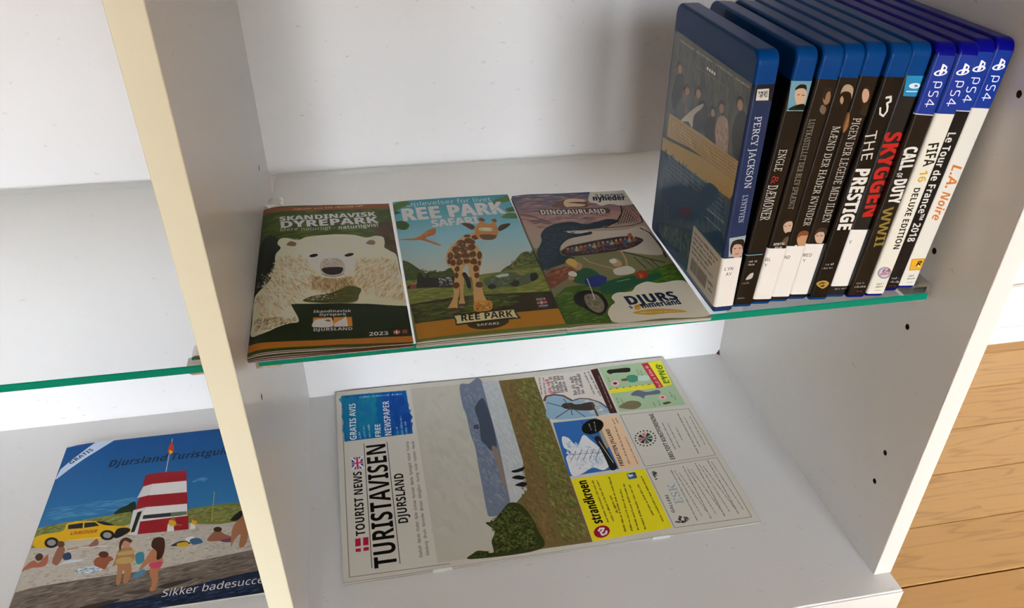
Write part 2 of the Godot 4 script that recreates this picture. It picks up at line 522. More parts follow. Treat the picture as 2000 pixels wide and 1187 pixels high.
	c.ln("100e10",10,[1001,259,1011,494,985,644,872,696,646,719])
	c.ln("151214",5,[914,339,773,657])
	c.ln("151214",5,[964,384,999,570])
	c.ln("151214",5,[919,377,795,655])
	c.ln("151214",5,[933,418,970,582])
	c.ln("151214",5,[924,414,818,653])
	c.ln("151214",5,[903,451,942,594])
	c.ln("151214",5,[929,451,841,650])
	c.ln("151214",5,[873,484,914,606])
	c.ln("151214",5,[934,488,864,648])
	c.ln("151214",5,[844,517,886,618])
	c.ln("151214",5,[939,525,887,645])
	c.ln("151214",5,[814,549,858,630])
	c.ln("151214",5,[944,561,909,643])
	c.ln("151214",5,[785,582,830,642])
	c.ln("151214",5,[949,597,932,640])
	c.ln("151214",5,[756,614,802,653])
	c.ln("151214",5,[954,633,955,638])
	c.ln("151214",5,[728,645,775,665])
	c.ln("141214",13,[933,746,982,838,1000,1050,981,1269])
	c.ln("aaa498",4,[946,743,956,773])
	c.ln("aaa498",4,[950,785,960,819])
	c.ln("aaa498",4,[955,826,964,865])
	c.ln("aaa498",4,[960,867,969,910])
	c.ln("aaa498",4,[964,907,973,955])
	c.ln("aaa498",4,[969,948,977,999])
	c.ln("aaa498",4,[973,987,981,1043])
	c.ln("aaa498",4,[978,1027,985,1087])
	c.ln("aaa498",4,[982,1066,989,1130])
	c.ln("aaa498",4,[986,1105,993,1172])
	c.sm("6a3a26",[1,1434,173,1335,239,1431,104,1553,-1,1624])
	c.ln("8a5a44",12,[12,1445,186,1365])
	c.ln("3a2018",8,[7,1561,196,1446])
	c.ln("2a2018",15,[676,1146,778,1223,868,1298,943,1349])
	c.ln("1c1612",7,[731,1239,774,1433])
	c.ln("1c1612",7,[795,1268,839,1420])
	c.ln("1c1612",7,[848,1296,878,1425])
	c.p("38541c",[-4,1764,103,1640,352,1600,677,1490,1019,1358,1008,1660,816,1676,589,1779,423,1796,308,2147,6,2123])
	c.f([5,1747,352,1600,1006,1378,1005,1641,589,1779,414,1795,303,2130,14,2111],["2a4a14","4c6a24","5c7a30","22380e","6a8038"],380,60,9,-15,18,35)
	c.f([-28,1360,218,1265,267,1394,23,1620],["8a5a44","4a2a1e","a8785c"],40,50,9,-25,14,39)
	c.sm("13120e",[141,1763,231,1700,332,1749,349,1895,299,2011,238,2038,171,1944,125,1869])
	c.sm("6d6a58",[213,1771,300,1763,322,1892,286,1993,237,2004,197,1912])
	c.f([222,1772,331,1822,286,1993,210,1931],["8a8672","3c3a30","55523f"],60,26,8,40,60,36)
	c.sm("1f4a30",[267,1394,349,1383,400,1489,352,1600,216,1604,178,1523])
	c.sm("1a2a6a",[267,1552,381,1487,438,1533,379,1642,282,1649])
	c.sm("a07c5e",[228,1308,277,1272,306,1317,277,1395,238,1391])
	c.sm("c0bcb0",[168,1443,204,1411,232,1442,220,1492,177,1487])
	c.sm("a07c5e",[154,1500,187,1484,203,1514,181,1550,159,1540])
	c.sm("b59a50",[191,1262,241,1209,277,1272,248,1351,214,1327])
	c.ln("a88464",13,[344,1203,374,1283,523,1402])
	c.ln("a88464",13,[662,1123,660,1273,629,1415])
	c.sm("b8b4a8",[517,1422,576,1388,650,1377,681,1442,635,1497,524,1503])
	c.sm("a88464",[536,1280,586,1248,613,1310,592,1370,542,1368])
	c.sm("c8c4b8",[529,1271,576,1247,580,1306,535,1322])
	c.sm("1d4a30",[355,1662,456,1574,614,1534,746,1522,845,1502,828,1584,621,1674,450,1766,351,1755])
	c.sm("8a3020",[664,1500,717,1454,762,1484,744,1550,688,1582,658,1551])
	c.f([664,1500,762,1484,688,1582],["c0602a","d09a40","6a1c18"],24,20,8,0,180,37)
	c.ln("b8b8b0",7,[291,1535,273,1833])
	c.ln("8ab09a",6,[498,1598,603,1572])
	c.sm("bfb9ab",[691,27,726,-9,1037,-111,1030,258,992,296,894,307,814,267,727,290,694,243,645,211,650,135])
	c.t("3 kæmpe",[721,103,983,113,734,48],"2c4a78","b",0)
	c.t("nyheder",[680,182,969,201,697,106],"161c2c","h",0.15)
	c.sm("c4beb0",[312,2064,323,1997,365,1925,404,1884,397,1815,453,1755,560,1750,621,1674,714,1624,784,1652,855,1646,929,1631,1003,1660,1011,1869,1013,2129,666,2132,351,2152])
	c.t("DJURS",[484,1929,869,1895,490,1815],"14223a","h",0)
	c.t("s",[483,1980,509,1978,488,1945],"14223a","b",0)
	c.e("c08a30",[542,1968,565,1971,532,2002])
	c.f([522,1943,578,1941,560,2000,508,2002],["d8b050","9a6a20"],20,20,6,0,180,38)
	c.t("mmerland",[570,1984,868,1960,581,1931],"14223a","h",0)
	c.sm("b28c38",[486,2037,595,2006,706,2010,819,2035,862,2068,733,2069,592,2075])
	c.x([536,2049,821,2056,541,2027],"e0d0a0",7)

func art_mag(c: Canvas) -> void:
	c.gain = 1.25
	c.g([0,0,2235,1300],"0a4580","2f6f9c")
	c.p("a79f92",[0,1180,2235,1180,2235,2320,0,2320])
	c.f([42,923,874,911,901,1089,26,1086],["3f7ca4","2c6c9c","4a86aa"],60,140,14,0,8,41)
	c.f([1288,766,1476,733,1483,803,1323,819],["5a90b4","4a86aa"],16,60,10,-15,10,42)
	c.p("b4c3da",[0,478,18,337,311,-37,486,-25,236,234,13,481])
	c.t("GRATIS",[110,302,292,121,80,258],"1a2540","b",0)
	c.t("Djursland Turistguide",[469,420,1709,431,451,319],"0c1f3d","b",0.18)
	c.sm("1d2b18",[665,1119,690,1052,751,1017,817,978,834,1118])
	c.p("6b7138",[-4,1149,255,1147,442,1136,807,1109,846,1265,419,1421,10,1399])
	c.f([2,1150,442,1138,808,1113,829,1241,11,1244],["7d8244","525a28","8d9050"],160,50,9,-10,14,43)
	c.sm("6b7138",[1314,1189,1474,1165,1616,1162,1805,1195,1863,1441,1340,1361])
	c.f([1321,1191,1617,1173,1805,1199,1848,1439,1338,1340],["7d8244","525a28","8d8a50"],120,46,9,-8,14,44)
	c.p("ada69a",[-2,1453,282,1394,844,1417,1349,1443,1861,1420,2082,1990,1558,2033,533,1973,27,1959])
	c.f([11,1456,847,1437,1863,1441,1997,1899,518,1900,39,1910],["c2bcb2","988f84","b8b1a6","857c72"],420,40,8,-6,20,45)
	c.p("6a5f55",[9,1901,514,1882,1151,1882,1993,1804,2089,2173,1086,2300,5,2104])
	c.f([13,1905,1151,1882,1994,1823,2035,2126,958,2270,26,2092],["574d46","7d7166","4a423c","8a7e72"],320,90,10,-8,10,46)
	c.sm("1a2236",[659,2233,1069,2190,1439,2133,2005,2067,2169,2188,2179,2532])
	c.f([705,2220,1193,2188,2006,2085,2043,2312,1212,2320],["243252","121828","3a4a66"],160,80,9,-8,10,47)
	c.p("8c1a22",[858,615,939,593,906,1421,830,1430])
	c.p("8c1a22",[936,595,1237,612,1352,1444,903,1421])
	c.p("c9c7c4",[862,776,940,754,935,910,830,933])
	c.p("d0cecb",[940,754,1257,767,1279,934,933,914])
	c.p("c4c2bf",[822,1095,925,1076,908,1257,910,1426,828,1422])
	c.p("d0cecb",[926,1074,1299,1097,1321,1262,906,1260])
	c.p("2c2c2a",[924,1181,1266,1197,1274,1249,923,1231])
	c.p("5a6a4c",[1167,1193,1308,1201,1315,1248,1173,1238])
	c.p("24262a",[864,1132,903,1119,879,1384,847,1390])
	c.ln("c9c6c0",6,[1044,594,1040,75])
	c.sm("a83a20",[1020,204,1045,138,1080,271,1057,326,1027,311])
	c.sm("c8a020",[1030,262,1071,294,1051,330])
	c.ln("b09a40",6,[1547,1380,1535,976])
	c.sm("caa014",[8,1318,29,1251,239,1256,264,1165,364,1151,504,1179,599,1221,684,1270,798,1300,840,1345,822,1401,709,1415,604,1422,281,1390,251,1419,122,1432,25,1375])
	c.p("24242a",[279,1184,402,1179,413,1250,288,1238])
	c.p("24242a",[416,1182,507,1191,555,1245,427,1249])
	c.sm("202024",[520,1190,591,1203,682,1262,604,1247])
	c.e("1c1a1a",[181,1382,244,1395,197,1451])
	c.e("8a8884",[181,1382,220,1390,191,1423])
	c.e("1c1a1a",[648,1383,711,1395,660,1448])
	c.e("8a8884",[648,1383,686,1391,655,1422])
	c.sm("1c1a18",[720,1322,800,1317,838,1364,765,1429,711,1423])
	c.t("LIVREDDER",[319,1319,547,1332,310,1278],"8a3a10","b",0.15)
	c.ln("e0dcc8",5,[307,1387,600,1401])
	c.p("d0cecb",[1158,1338,1208,1339,1226,1440,1163,1435])
	c.sm("c49a18",[1164,1298,1207,1290,1236,1369,1178,1366])
	c.e("8a5a40",[1200,1280,1217,1284,1204,1306])
	c.ln("9a6a4c",10,[1223,1358,1287,1379])
	c.p("d0cecb",[1362,1363,1398,1364,1411,1447,1363,1444])
	c.sm("c49a18",[1370,1332,1398,1323,1419,1388,1382,1387])
	c.e("8a5a40",[1394,1318,1411,1321,1397,1343])
	c.ln("9a6a4c",10,[1410,1380,1457,1396])
	c.sm("8a5a44",[1531,1621,1564,1537,1605,1493,1677,1567,1764,1631,1753,1672,1642,1647])
	c.e("3a2418",[1610,1494,1647,1501,1613,1527])
	c.sm("6a3a50",[1655,1633,1764,1627,1754,1676,1671,1664])
	c.sm("9a6848",[1741,1499,1816,1370,1863,1441,1883,1646,1854,1757,1813,1742,1816,1594,1766,1663,1744,1736])
	c.sm("1e1a1c",[1713,1392,1796,1287,1815,1349,1776,1408])
	c.sm("2a2a2c",[1222,1627,1297,1580,1381,1608,1358,1638])
	c.sm("c09a20",[1273,1606,1354,1602,1373,1656,1292,1648])
	c.sm("d0cecb",[1335,1560,1387,1538,1432,1578,1382,1612])
	c.sm("3a5a78",[1378,1580,1445,1569,1495,1634,1412,1645])
	c.sm("9a5c46",[1,1666,22,1599,76,1562,125,1609,183,1527,205,1624,177,1666,60,1650])
	c.e("4a2a20",[114,1536,149,1543,125,1583])
	c.sm("8a5a48",[241,1613,257,1447,311,1476,321,1573,300,1672,264,1658])
	c.e("5a3a28",[268,1420,301,1427,277,1460])
	c.p("c0c4cc",[292,1670,385,1630,518,1648,470,1668])
	c.sm("32405c",[317,1553,366,1540,395,1617,337,1620])
	c.ln("a07860",16,[344,1498,511,1485])
	c.ln("c8c4c0",10,[434,1493,662,1518])
	c.sm("8a5a48",[513,1497,541,1437,571,1415,591,1493])
	c.sm("8a5038",[595,1700,620,1642,712,1649,754,1694,726,1726,702,1805,649,1798])
	c.e("5a2c22",[661,1620,704,1629,668,1659])
	c.p("b8c4cc",[449,1752,613,1744,702,1805,577,1820,470,1792])
	c.f([435,1742,669,1769,680,1826,473,1803],["4a6a80","d8dce0","6a8a98"],40,26,9,10,50,48)
	c.sm("a0704e",[774,1605,802,1568,884,1580,924,1672,931,1747,908,1761,931,1857,919,1989,883,1982,873,1863,856,1853,859,1992,827,1982,802,1777,763,1777,770,1697])
	c.e("b08060",[830,1520,868,1527,840,1579])
	c.sm("4a2c1c",[775,1548,775,1470,816,1443,871,1485,868,1520,814,1482,796,1533,796,1609])
	c.sm("ab9458",[790,1694,897,1696,924,1764,795,1754])
	c.sm("ab9458",[787,1618,906,1619,917,1659,791,1657])
	c.sm("a8704e",[1036,1712,1076,1629,1136,1675,1176,1776,1170,1867,1156,1919,1169,2010,1156,2116,1111,2117,1122,2036,1082,1904,1074,1794,1007,1864,995,1840])
	c.sm("3c2216",[1056,1602,1055,1517,1097,1494,1153,1528,1174,1663,1160,1755,1122,1766,1108,1670])
	c.sm("b83c5c",[1070,1804,1169,1801,1173,1849,1137,1875,1082,1850])
	c.sm("3a7a8a",[933,1673,993,1655,1017,1764,964,1791])
	c.sm("4a7a98",[958,1912,1019,1863,1050,1898,984,1963])
	c.sm("3a3430",[1179,2082,1302,2054,1456,2049,1408,2078,1247,2116])
	c.sm("4a423a",[906,2108,1054,2092,1121,2123,1036,2137])
	c.sm("3a332e",[579,2196,744,2167,891,2162,823,2199,705,2220])
	c.t("Sikker badesucces",[1215,2207,2093,2211,1203,2128],"d5d2cc","r",0.12)

func art_news(c: Canvas) -> void:
	c.gain = 1.5
	c.p("b4b0a6",[0,0,3840,0,3840,2750,0,2750])
	c.ln("6a665e",7,[59,83,54,2696,920,2707])
	c.ln("6a665e",7,[59,83,773,109])
	c.p("0f5588",[63,83,769,108,773,874,68,877])
	c.f([66,97,410,102,412,864,72,864],["1a7088","15688c","1a5f8c"],90,190,50,90,20,51)
	c.f([488,110,764,121,766,864,495,856],["14408a","123a80","1a4a90"],60,190,50,90,20,52)
	c.t("GRATIS AVIS",[192,869,205,241,124,865],"c8d4d4","c",0)
	c.t("FREE",[443,870,448,647,385,868],"c8d4d4","c",0)
	c.t("NEWSPAPER",[553,867,565,266,485,869],"c8d4d4","c",0)
	c.x([717,179,243,157,737,136],"90b4cc",8)
	c.x([240,855,231,742,215,856],"90b4cc",9)
	c.x([287,858,280,637,265,860],"90b4cc",10)
	c.x([338,856,335,641,313,857],"90b4cc",11)
	c.x([626,869,623,726,604,871],"90b4cc",12)
	c.x([674,867,679,546,648,868],"90b4cc",13)
	c.x([718,863,719,653,693,864],"90b4cc",14)
	c.p("a01a34",[121,2264,169,2262,167,2355,118,2357])
	c.p("a01a34",[191,2262,239,2262,235,2358,188,2357])
	c.p("a01a34",[120,2383,165,2385,165,2424,119,2421])
	c.p("a01a34",[189,2381,236,2382,235,2422,188,2422])
	c.t("TOURIST NEWS",[212,2235,219,1361,130,2230],"14120e","c",0)
	c.ln("2a2824",6,[263,946,250,2630])
	c.ln("2a2824",6,[497,961,493,2626])
	c.p("2a3a78",[130,1147,236,1145,241,1320,132,1320])
	c.ln("c8c4c8",22,[130,1147,241,1320])
	c.ln("c8c4c8",22,[236,1145,132,1320])
	c.ln("b8b8c0",34,[132,1235,238,1233])
	c.ln("b8b8c0",34,[183,1146,186,1320])
	c.ln("b02a40",18,[132,1235,238,1233])
	c.ln("b02a40",18,[183,1146,186,1320])
	c.t("TURISTAVISEN",[466,2647,478,964,271,2634],"100e0a","c",0)
	c.t("DJURSLAND",[608,2159,618,1461,518,2155],"14120e","c",0)
	c.t("Ebeltoft · Rønde · Knebel · Balle · Grenaa · Hornslet · Mørke · Ryomgård · Kolind · Trustrup",[696,2592,714,994,667,2593],"3a3834","s",0)
	c.t("Glesborg · Ørum · Nimtofte · Ørsted · Allingåbro · Auning · Vivild · Hadsten · Rønde",[754,2583,772,996,726,2583],"3a3834","s",0)
	c.p("a6a398",[820,84,2261,94,2224,2699,816,2678])
	c.f([909,210,1356,168,1362,2125,820,2523],["aaa79c","a29f95","a8a59b"],120,200,60,75,10,53)
	c.sm("626b7c",[1375,108,1479,95,1636,79,1629,1206,1586,2034,1490,2194,1362,2217,1346,2122,1359,1758,1365,1517,1379,1212,1365,994,1368,656,1353,476])
	c.f([1392,175,1607,119,1568,2031,1381,2195,1373,1568],["707886","586274","7c828e"],160,60,14,75,14,54)
	c.sm("39424f",[1476,571,1537,438,1592,393,1614,525,1620,932,1598,1254,1536,1294,1500,1208,1460,1094,1483,821])
	c.p("39424f",[1414,854,1473,837,1467,920,1412,915])
	c.sm("7a6a5e",[1545,1244,1602,1307,1593,1897,1570,1846,1558,1553])
	c.p("a4a8aa",[1630,91,1829,96,1872,895,1831,1530,1769,1955,1634,2116,1586,2034,1624,1232])
	c.f([1637,109,1817,110,1820,1503,1724,1969,1607,1993,1625,1179],["b2b4b4","989ea2","aeb0b0","9aa0a0"],200,70,9,75,10,55)
	c.p("655634",[1825,95,2241,100,2221,2699,1742,2694,1617,2108,1774,1932,1820,1503])
	c.f([1854,117,2044,119,1902,2653,1748,2663,1691,2054,1820,1503],["5c4a2a","6e5a34","7a6238","54462a"],320,60,14,75,18,56)
	c.f([2004,128,2227,121,2206,2692,1946,2662],["56602c","6a7038","48521f","7a7a44","4a4a20"],420,60,14,70,25,57)
	c.sm("2f3418",[1309,2289,1381,2281,1479,2170,1576,2073,1678,2119,1738,2285,1763,2461,1742,2694,1116,2694,1143,2629,1205,2610,1316,2659,1325,2521,1375,2407])
	c.f([1333,2293,1571,2099,1738,2285,1730,2680,1330,2662,1357,2424],["40481f","22280f","525a2c","1c200c","606436"],420,30,14,0,180,58)
	c.f([1130,2623,1264,2617,1330,2662,1295,2694,1121,2680],["40481f","22280f"],50,24,12,0,180,59)
	c.sm("1c1a18",[1679,1636,1746,1619,1817,1598,1789,1652,1703,1665])
	c.sm("1c1a18",[1668,1727,1728,1709,1793,1746,1763,1779,1686,1754])
	c.sm("1c1a18",[1676,1838,1757,1811,1793,1842,1758,1882,1698,1861])
	c.p("bdb6b0",[2244,93,2914,95,2967,930,2241,935])
	c.sm("7d9aac",[2257,565,2301,499,2380,472,2476,508,2562,622,2600,596,2692,603,2819,671,2896,769,2892,923,2267,911,2246,697])
	c.f([2625,617,2815,687,2877,799,2875,913,2715,899,2647,772],["a8a49c","8a8a84","c2beb4"],90,70,16,20,14,60)
	c.ln("5a3a30",26,[2253,565,2293,487,2390,474,2484,516,2561,626])
	c.ln("5a3a30",16,[2572,624,2650,602,2748,627,2850,710,2902,820])
	c.sm("3a3230",[2419,696,2461,654,2542,661,2565,690,2624,701,2771,695,2756,825,2634,819,2521,781,2448,748])
	c.ln("4a4440",12,[2277,603,2435,716])
	c.ln("4a4440",12,[2312,888,2519,748])
	c.ln("4a4440",10,[2535,767,2625,931])
	c.ln("4a4440",10,[2471,571,2510,746,2497,874])
	c.ln("4a4440",22,[2761,693,2764,941])
	c.x([2260,450,2304,122,2236,446],"4a4440",61)
	c.x([2304,450,2349,121,2280,445],"4a4440",62)
	c.x([2378,455,2394,120,2324,445],"a03a4a",63)
	c.x([2422,454,2439,120,2368,444],"4a4440",64)
	c.x([2466,454,2485,119,2412,444],"4a4440",65)
	c.x([2510,454,2530,118,2456,443],"4a4440",66)
	c.x([2554,453,2575,118,2500,443],"4a4440",67)
	c.x([2642,530,2683,128,2588,520],"4a4440",68)
	c.x([2686,530,2729,128,2632,520],"4a4440",69)
	c.x([2730,529,2775,127,2676,519],"4a4440",70)
	c.x([2902,601,2887,116,2877,596],"2a2420",72)
	c.x([2841,555,2837,116,2816,551],"2a2420",73)
	c.p("3a2220",[2914,95,3002,81,2988,934,2906,929])
	c.x([2956,846,2982,226,2937,846],"a89c94",74)
	c.p("90a686",[3019,73,3785,63,3779,935,3018,920])
	c.p("c9c12e",[3621,79,3785,63,3762,545,3643,576])
	c.p("c6be30",[3008,499,3552,495,3641,582,3016,578])
	c.p("a63038",[3535,89,3620,82,3643,576,3557,588])
	c.x([3625,562,3595,135,3579,571],"d8a0a0",75)
	c.t("LYNG",[3740,530,3765,147,3665,543],"4a6a20","c",0)
	c.x([3705,506,3729,121,3655,523],"4a6a20",76)
	c.sm("241e1a",[3090,172,3123,134,3189,135,3364,141,3364,205,3327,224,3167,209,3119,222])
	c.sm("3c7a64",[3275,335,3318,288,3393,295,3415,361,3362,424,3289,414])
	c.sm("6a4a38",[3214,342,3280,340,3271,382,3214,378])
	c.sm("a8b8a8",[3425,330,3536,329,3528,418,3409,414])
	c.sm("5c6070",[3243,630,3334,578,3424,630,3567,621,3553,692,3393,693,3354,745,3317,696,3242,665])
	c.sm("6a6248",[3047,820,3172,754,3278,784,3285,859,3186,906,3055,862])
	c.sm("4a4a34",[3538,859,3606,845,3628,873,3547,891])
	c.e("c8a0a0",[3121,406,3168,414,3105,460])
	c.e("5a2050",[3121,406,3144,410,3114,429])
	c.e("c8a0a0",[3568,760,3608,767,3555,798])
	c.e("a03040",[3568,760,3586,763,3563,776])
	c.x([3056,508,3024,509,3063,485],"3a3820",80)
	c.x([3131,508,3099,509,3138,485],"3a3820",81)
	c.x([3206,508,3173,509,3213,485],"3a3820",82)
	c.x([3281,508,3249,509,3289,485],"3a3820",83)
	c.x([3357,508,3324,509,3364,485],"3a3820",84)
	c.x([3432,508,3400,509,3440,485],"3a3820",85)
	c.x([3508,508,3475,509,3516,485],"3a3820",86)
	c.x([3584,508,3551,509,3592,485],"3a3820",87)
	c.x([3075,370,3075,262,3056,370],"52604a",91)
	c.x([3448,294,3451,183,3428,294],"52604a",92)
	c.x([3484,319,3487,209,3464,319],"52604a",93)
	c.x([3063,767,3062,665,3044,767],"52604a",94)
	c.x([3108,792,3107,691,3089,792],"52604a",95)
	c.x([3438,904,3440,804,3419,904],"52604a",96)
	c.x([3502,899,3505,799,3484,899],"52604a",97)
	c.x([3682,781,3687,679,3663,781],"52604a",98)
	c.x([3705,837,3710,735,3686,836],"52604a",99)
	c.p("2d5c98",[2260,966,2743,977,2744,1807,2224,1820])
	c.sm("c6cad0",[2299,1214,2363,1246,2418,1386,2525,1227,2580,1317,2649,1488,2677,1702,2586,1796,2489,1740,2359,1806,2258,1814,2256,1622,2267,1530,2333,1466,2278,1379])
	c.f([2311,1247,2649,1488,2665,1700,2363,1789,2268,1624],["aab4c4","d8dadc","8a9ab4","bcc4d0"],160,40,16,0,180,101)
	c.ln("3a4048",10,[2563,986,2593,1219,2629,1327])
	c.ln("40444c",6,[2311,1504,2374,1509])
	c.ln("40444c",5,[2301,1593,2387,1457])
	c.ln("40444c",6,[2381,1510,2444,1514])
	c.ln("40444c",5,[2361,1605,2451,1458])
	c.ln("40444c",6,[2451,1516,2514,1520])
	c.ln("40444c",5,[2422,1616,2515,1458])
	c.ln("40444c",6,[2521,1521,2584,1526])
	c.ln("40444c",5,[2482,1628,2579,1459])
	c.ln("40444c",6,[2591,1527,2655,1531])
	c.ln("40444c",5,[2542,1639,2644,1460])
	c.p("8a887c",[2709,992,2756,980,2751,1449,2698,1497])
	c.sm("1e1e1c",[2628,1307,2683,1277,2702,1439,2722,1636,2728,1786,2658,1809,2651,1660,2644,1506])
	c.ln("c8c4b8",6,[2660,1357,2687,1534,2713,1709])
	c.p("caa98a",[2743,977,2980,975,2972,1807,2743,1811])
	c.e("14140f",[2661,1109,2787,1087,2641,1228])
	c.x([2637,1166,2641,1043,2618,1167],"c8c4a8",110)
	c.x([2679,1195,2707,1023,2658,1199],"c8c4a8",111)
	c.t("FREGATTEN JYLLAND",[2809,1776,2822,1177,2768,1777],"201a14","c",0)
	c.x([2875,1762,2904,1134,2851,1763],"5a4a3a",112)
	c.x([2956,1767,2958,1329,2938,1771],"5a4a3a",113)
	c.x([2916,1115,2908,1008,2895,1120],"5a4a3a",114)
	c.x([2953,1106,2949,1007,2931,1110],"5a4a3a",115)
	c.ln("6a665e",6,[3008,976,3782,1008,3780,1791,3011,1822,3008,976])
	c.p("2a2a34",[3154,1402,3224,1434,3187,1474])
	c.p("3a5a48",[3154,1402,3172,1482,3124,1488])
	c.p("2a2a34",[3154,1402,3110,1484,3078,1452])
	c.p("a05050",[3154,1402,3074,1438,3077,1386])
	c.p("2a2a34",[3154,1402,3083,1370,3120,1329])
	c.p("b06a60",[3154,1402,3135,1321,3184,1315])
	c.p("2a2a34",[3154,1402,3198,1319,3230,1352])
	c.p("3a5a48",[3154,1402,3235,1366,3231,1418])
	c.e("3a3638",[3259,1422,3268,1424,3255,1433])
	c.e("3a3638",[3239,1461,3248,1462,3235,1472])
	c.e("3a3638",[3209,1492,3218,1494,3205,1503])
	c.e("3a3638",[3172,1512,3181,1514,3169,1524])
	c.e("3a3638",[3134,1520,3143,1521,3130,1531])
	c.e("3a3638",[3098,1513,3107,1514,3094,1524])
	c.e("3a3638",[3068,1493,3077,1494,3065,1504])
	c.e("3a3638",[3049,1462,3058,1463,3045,1473])
	c.e("3a3638",[3042,1423,3051,1425,3039,1435])
	c.e("3a3638",[3049,1382,3057,1384,3045,1394])
	c.e("3a3638",[3068,1343,3077,1345,3064,1355])
	c.e("3a3638",[3098,1311,3107,1313,3094,1323])
	c.e("3a3638",[3135,1290,3143,1291,3131,1301])
	c.e("3a3638",[3174,1282,3183,1284,3170,1294])
	c.e("3a3638",[3211,1289,3220,1291,3207,1301])
	c.e("3a3638",[3241,1310,3250,1312,3237,1321])
	c.e("3a3638",[3260,1342,3269,1343,3256,1353])
	c.e("3a3638",[3266,1381,3275,1382,3262,1392])
	c.t("EBELTOFT KUNSTFORENING",[3350,1778,3366,1017,3301,1784],"2a2826","c",0)
	c.x([3411,1633,3419,1179,3390,1635],"4a4844",116)
	c.x([3463,1619,3473,1199,3445,1620],"4a4844",117)
	c.x([3529,1507,3538,1285,3512,1510],"4a4844",118)
	c.x([3623,1735,3639,1064,3604,1737],"34322e",119)
	c.x([3674,1644,3688,1138,3657,1646],"4a4844",120)
	c.x([3738,1616,3752,1135,3720,1621],"4a4844",121)
	c.p("cabb1e",[2232,1866,2992,1855,2995,2668,2225,2697])
	c.t("strandkroen",[2378,2495,2374,1899,2305,2500],"141208","h",0)
	c.e("8a1430",[2339,2595,2417,2584,2334,2666])
	c.ln("e0c8c8",20,[2312,2582,2335,2556,2367,2559,2347,2589,2326,2603,2333,2638,2371,2624,2384,2596])
	c.p("34507c",[2792,1889,2887,1882,2881,1971,2792,1975])
	c.t("f",[2855,1952,2847,1889,2803,1942],"d8d8e0","b",0)
	c.x([2435,2493,2442,1921,2415,2496],"2a2814",122)
	c.x([2489,2491,2485,1924,2467,2493],"2a2814",123)
	c.x([2561,2636,2619,1889,2538,2638],"1c1a0c",124)
	c.x([2557,2392,2554,2159,2532,2395],"1c1a0c",125)
	c.x([2622,2642,2675,2083,2601,2644],"1c1a0c",126)
	c.x([2684,2639,2731,2013,2662,2641],"1c1a0c",127)
	c.x([2751,2642,2784,2048,2729,2644],"1c1a0c",128)
	c.x([2880,2490,2864,2049,2858,2492],"2a2814",129)
	c.x([2944,2579,2935,1949,2924,2583],"141208",130)
	c.ln("6a665e",6,[3009,1858,3777,1829,3780,2680,3016,2675,3009,1858])
	c.t("ESK",[3215,2396,3217,2117,3132,2404],"7d8b98","f",0)
	c.t("GALLERI",[3086,2497,3101,2251,3055,2501],"4a4a4a","c",0)
	c.x([3262,2628,3254,1905,3248,2628],"2a2826",140)
	c.x([3326,2582,3287,1933,3311,2583],"4a4844",141)
	c.x([3390,2537,3320,1961,3375,2537],"4a4844",142)
	c.x([3400,2626,3391,1887,3386,2626],"2a2826",143)
	c.x([3465,2580,3425,1915,3450,2581],"4a4844",144)
	c.x([3530,2534,3458,1944,3515,2534],"4a4844",145)
	c.x([3539,2624,3530,1869,3524,2624],"2a2826",146)
	c.x([3605,2578,3563,1897,3590,2578],"4a4844",147)
	c.x([3671,2532,3596,1926,3656,2532],"4a4844",148)
	c.x([3679,2622,3670,1850,3664,2622],"2a2826",149)
	c.x([3746,2576,3703,1879,3731,2576],"4a4844",150)
	c.f([3035,2597,3130,2535,3202,2597,3141,2633,3041,2614],["141414","2a2a2a"],14,34,18,30,60,150)
	c.f([3045,1901,3111,1896,3088,2036,3040,2026],["1a1a1a","2a2a2a"],9,34,14,0,40,151)

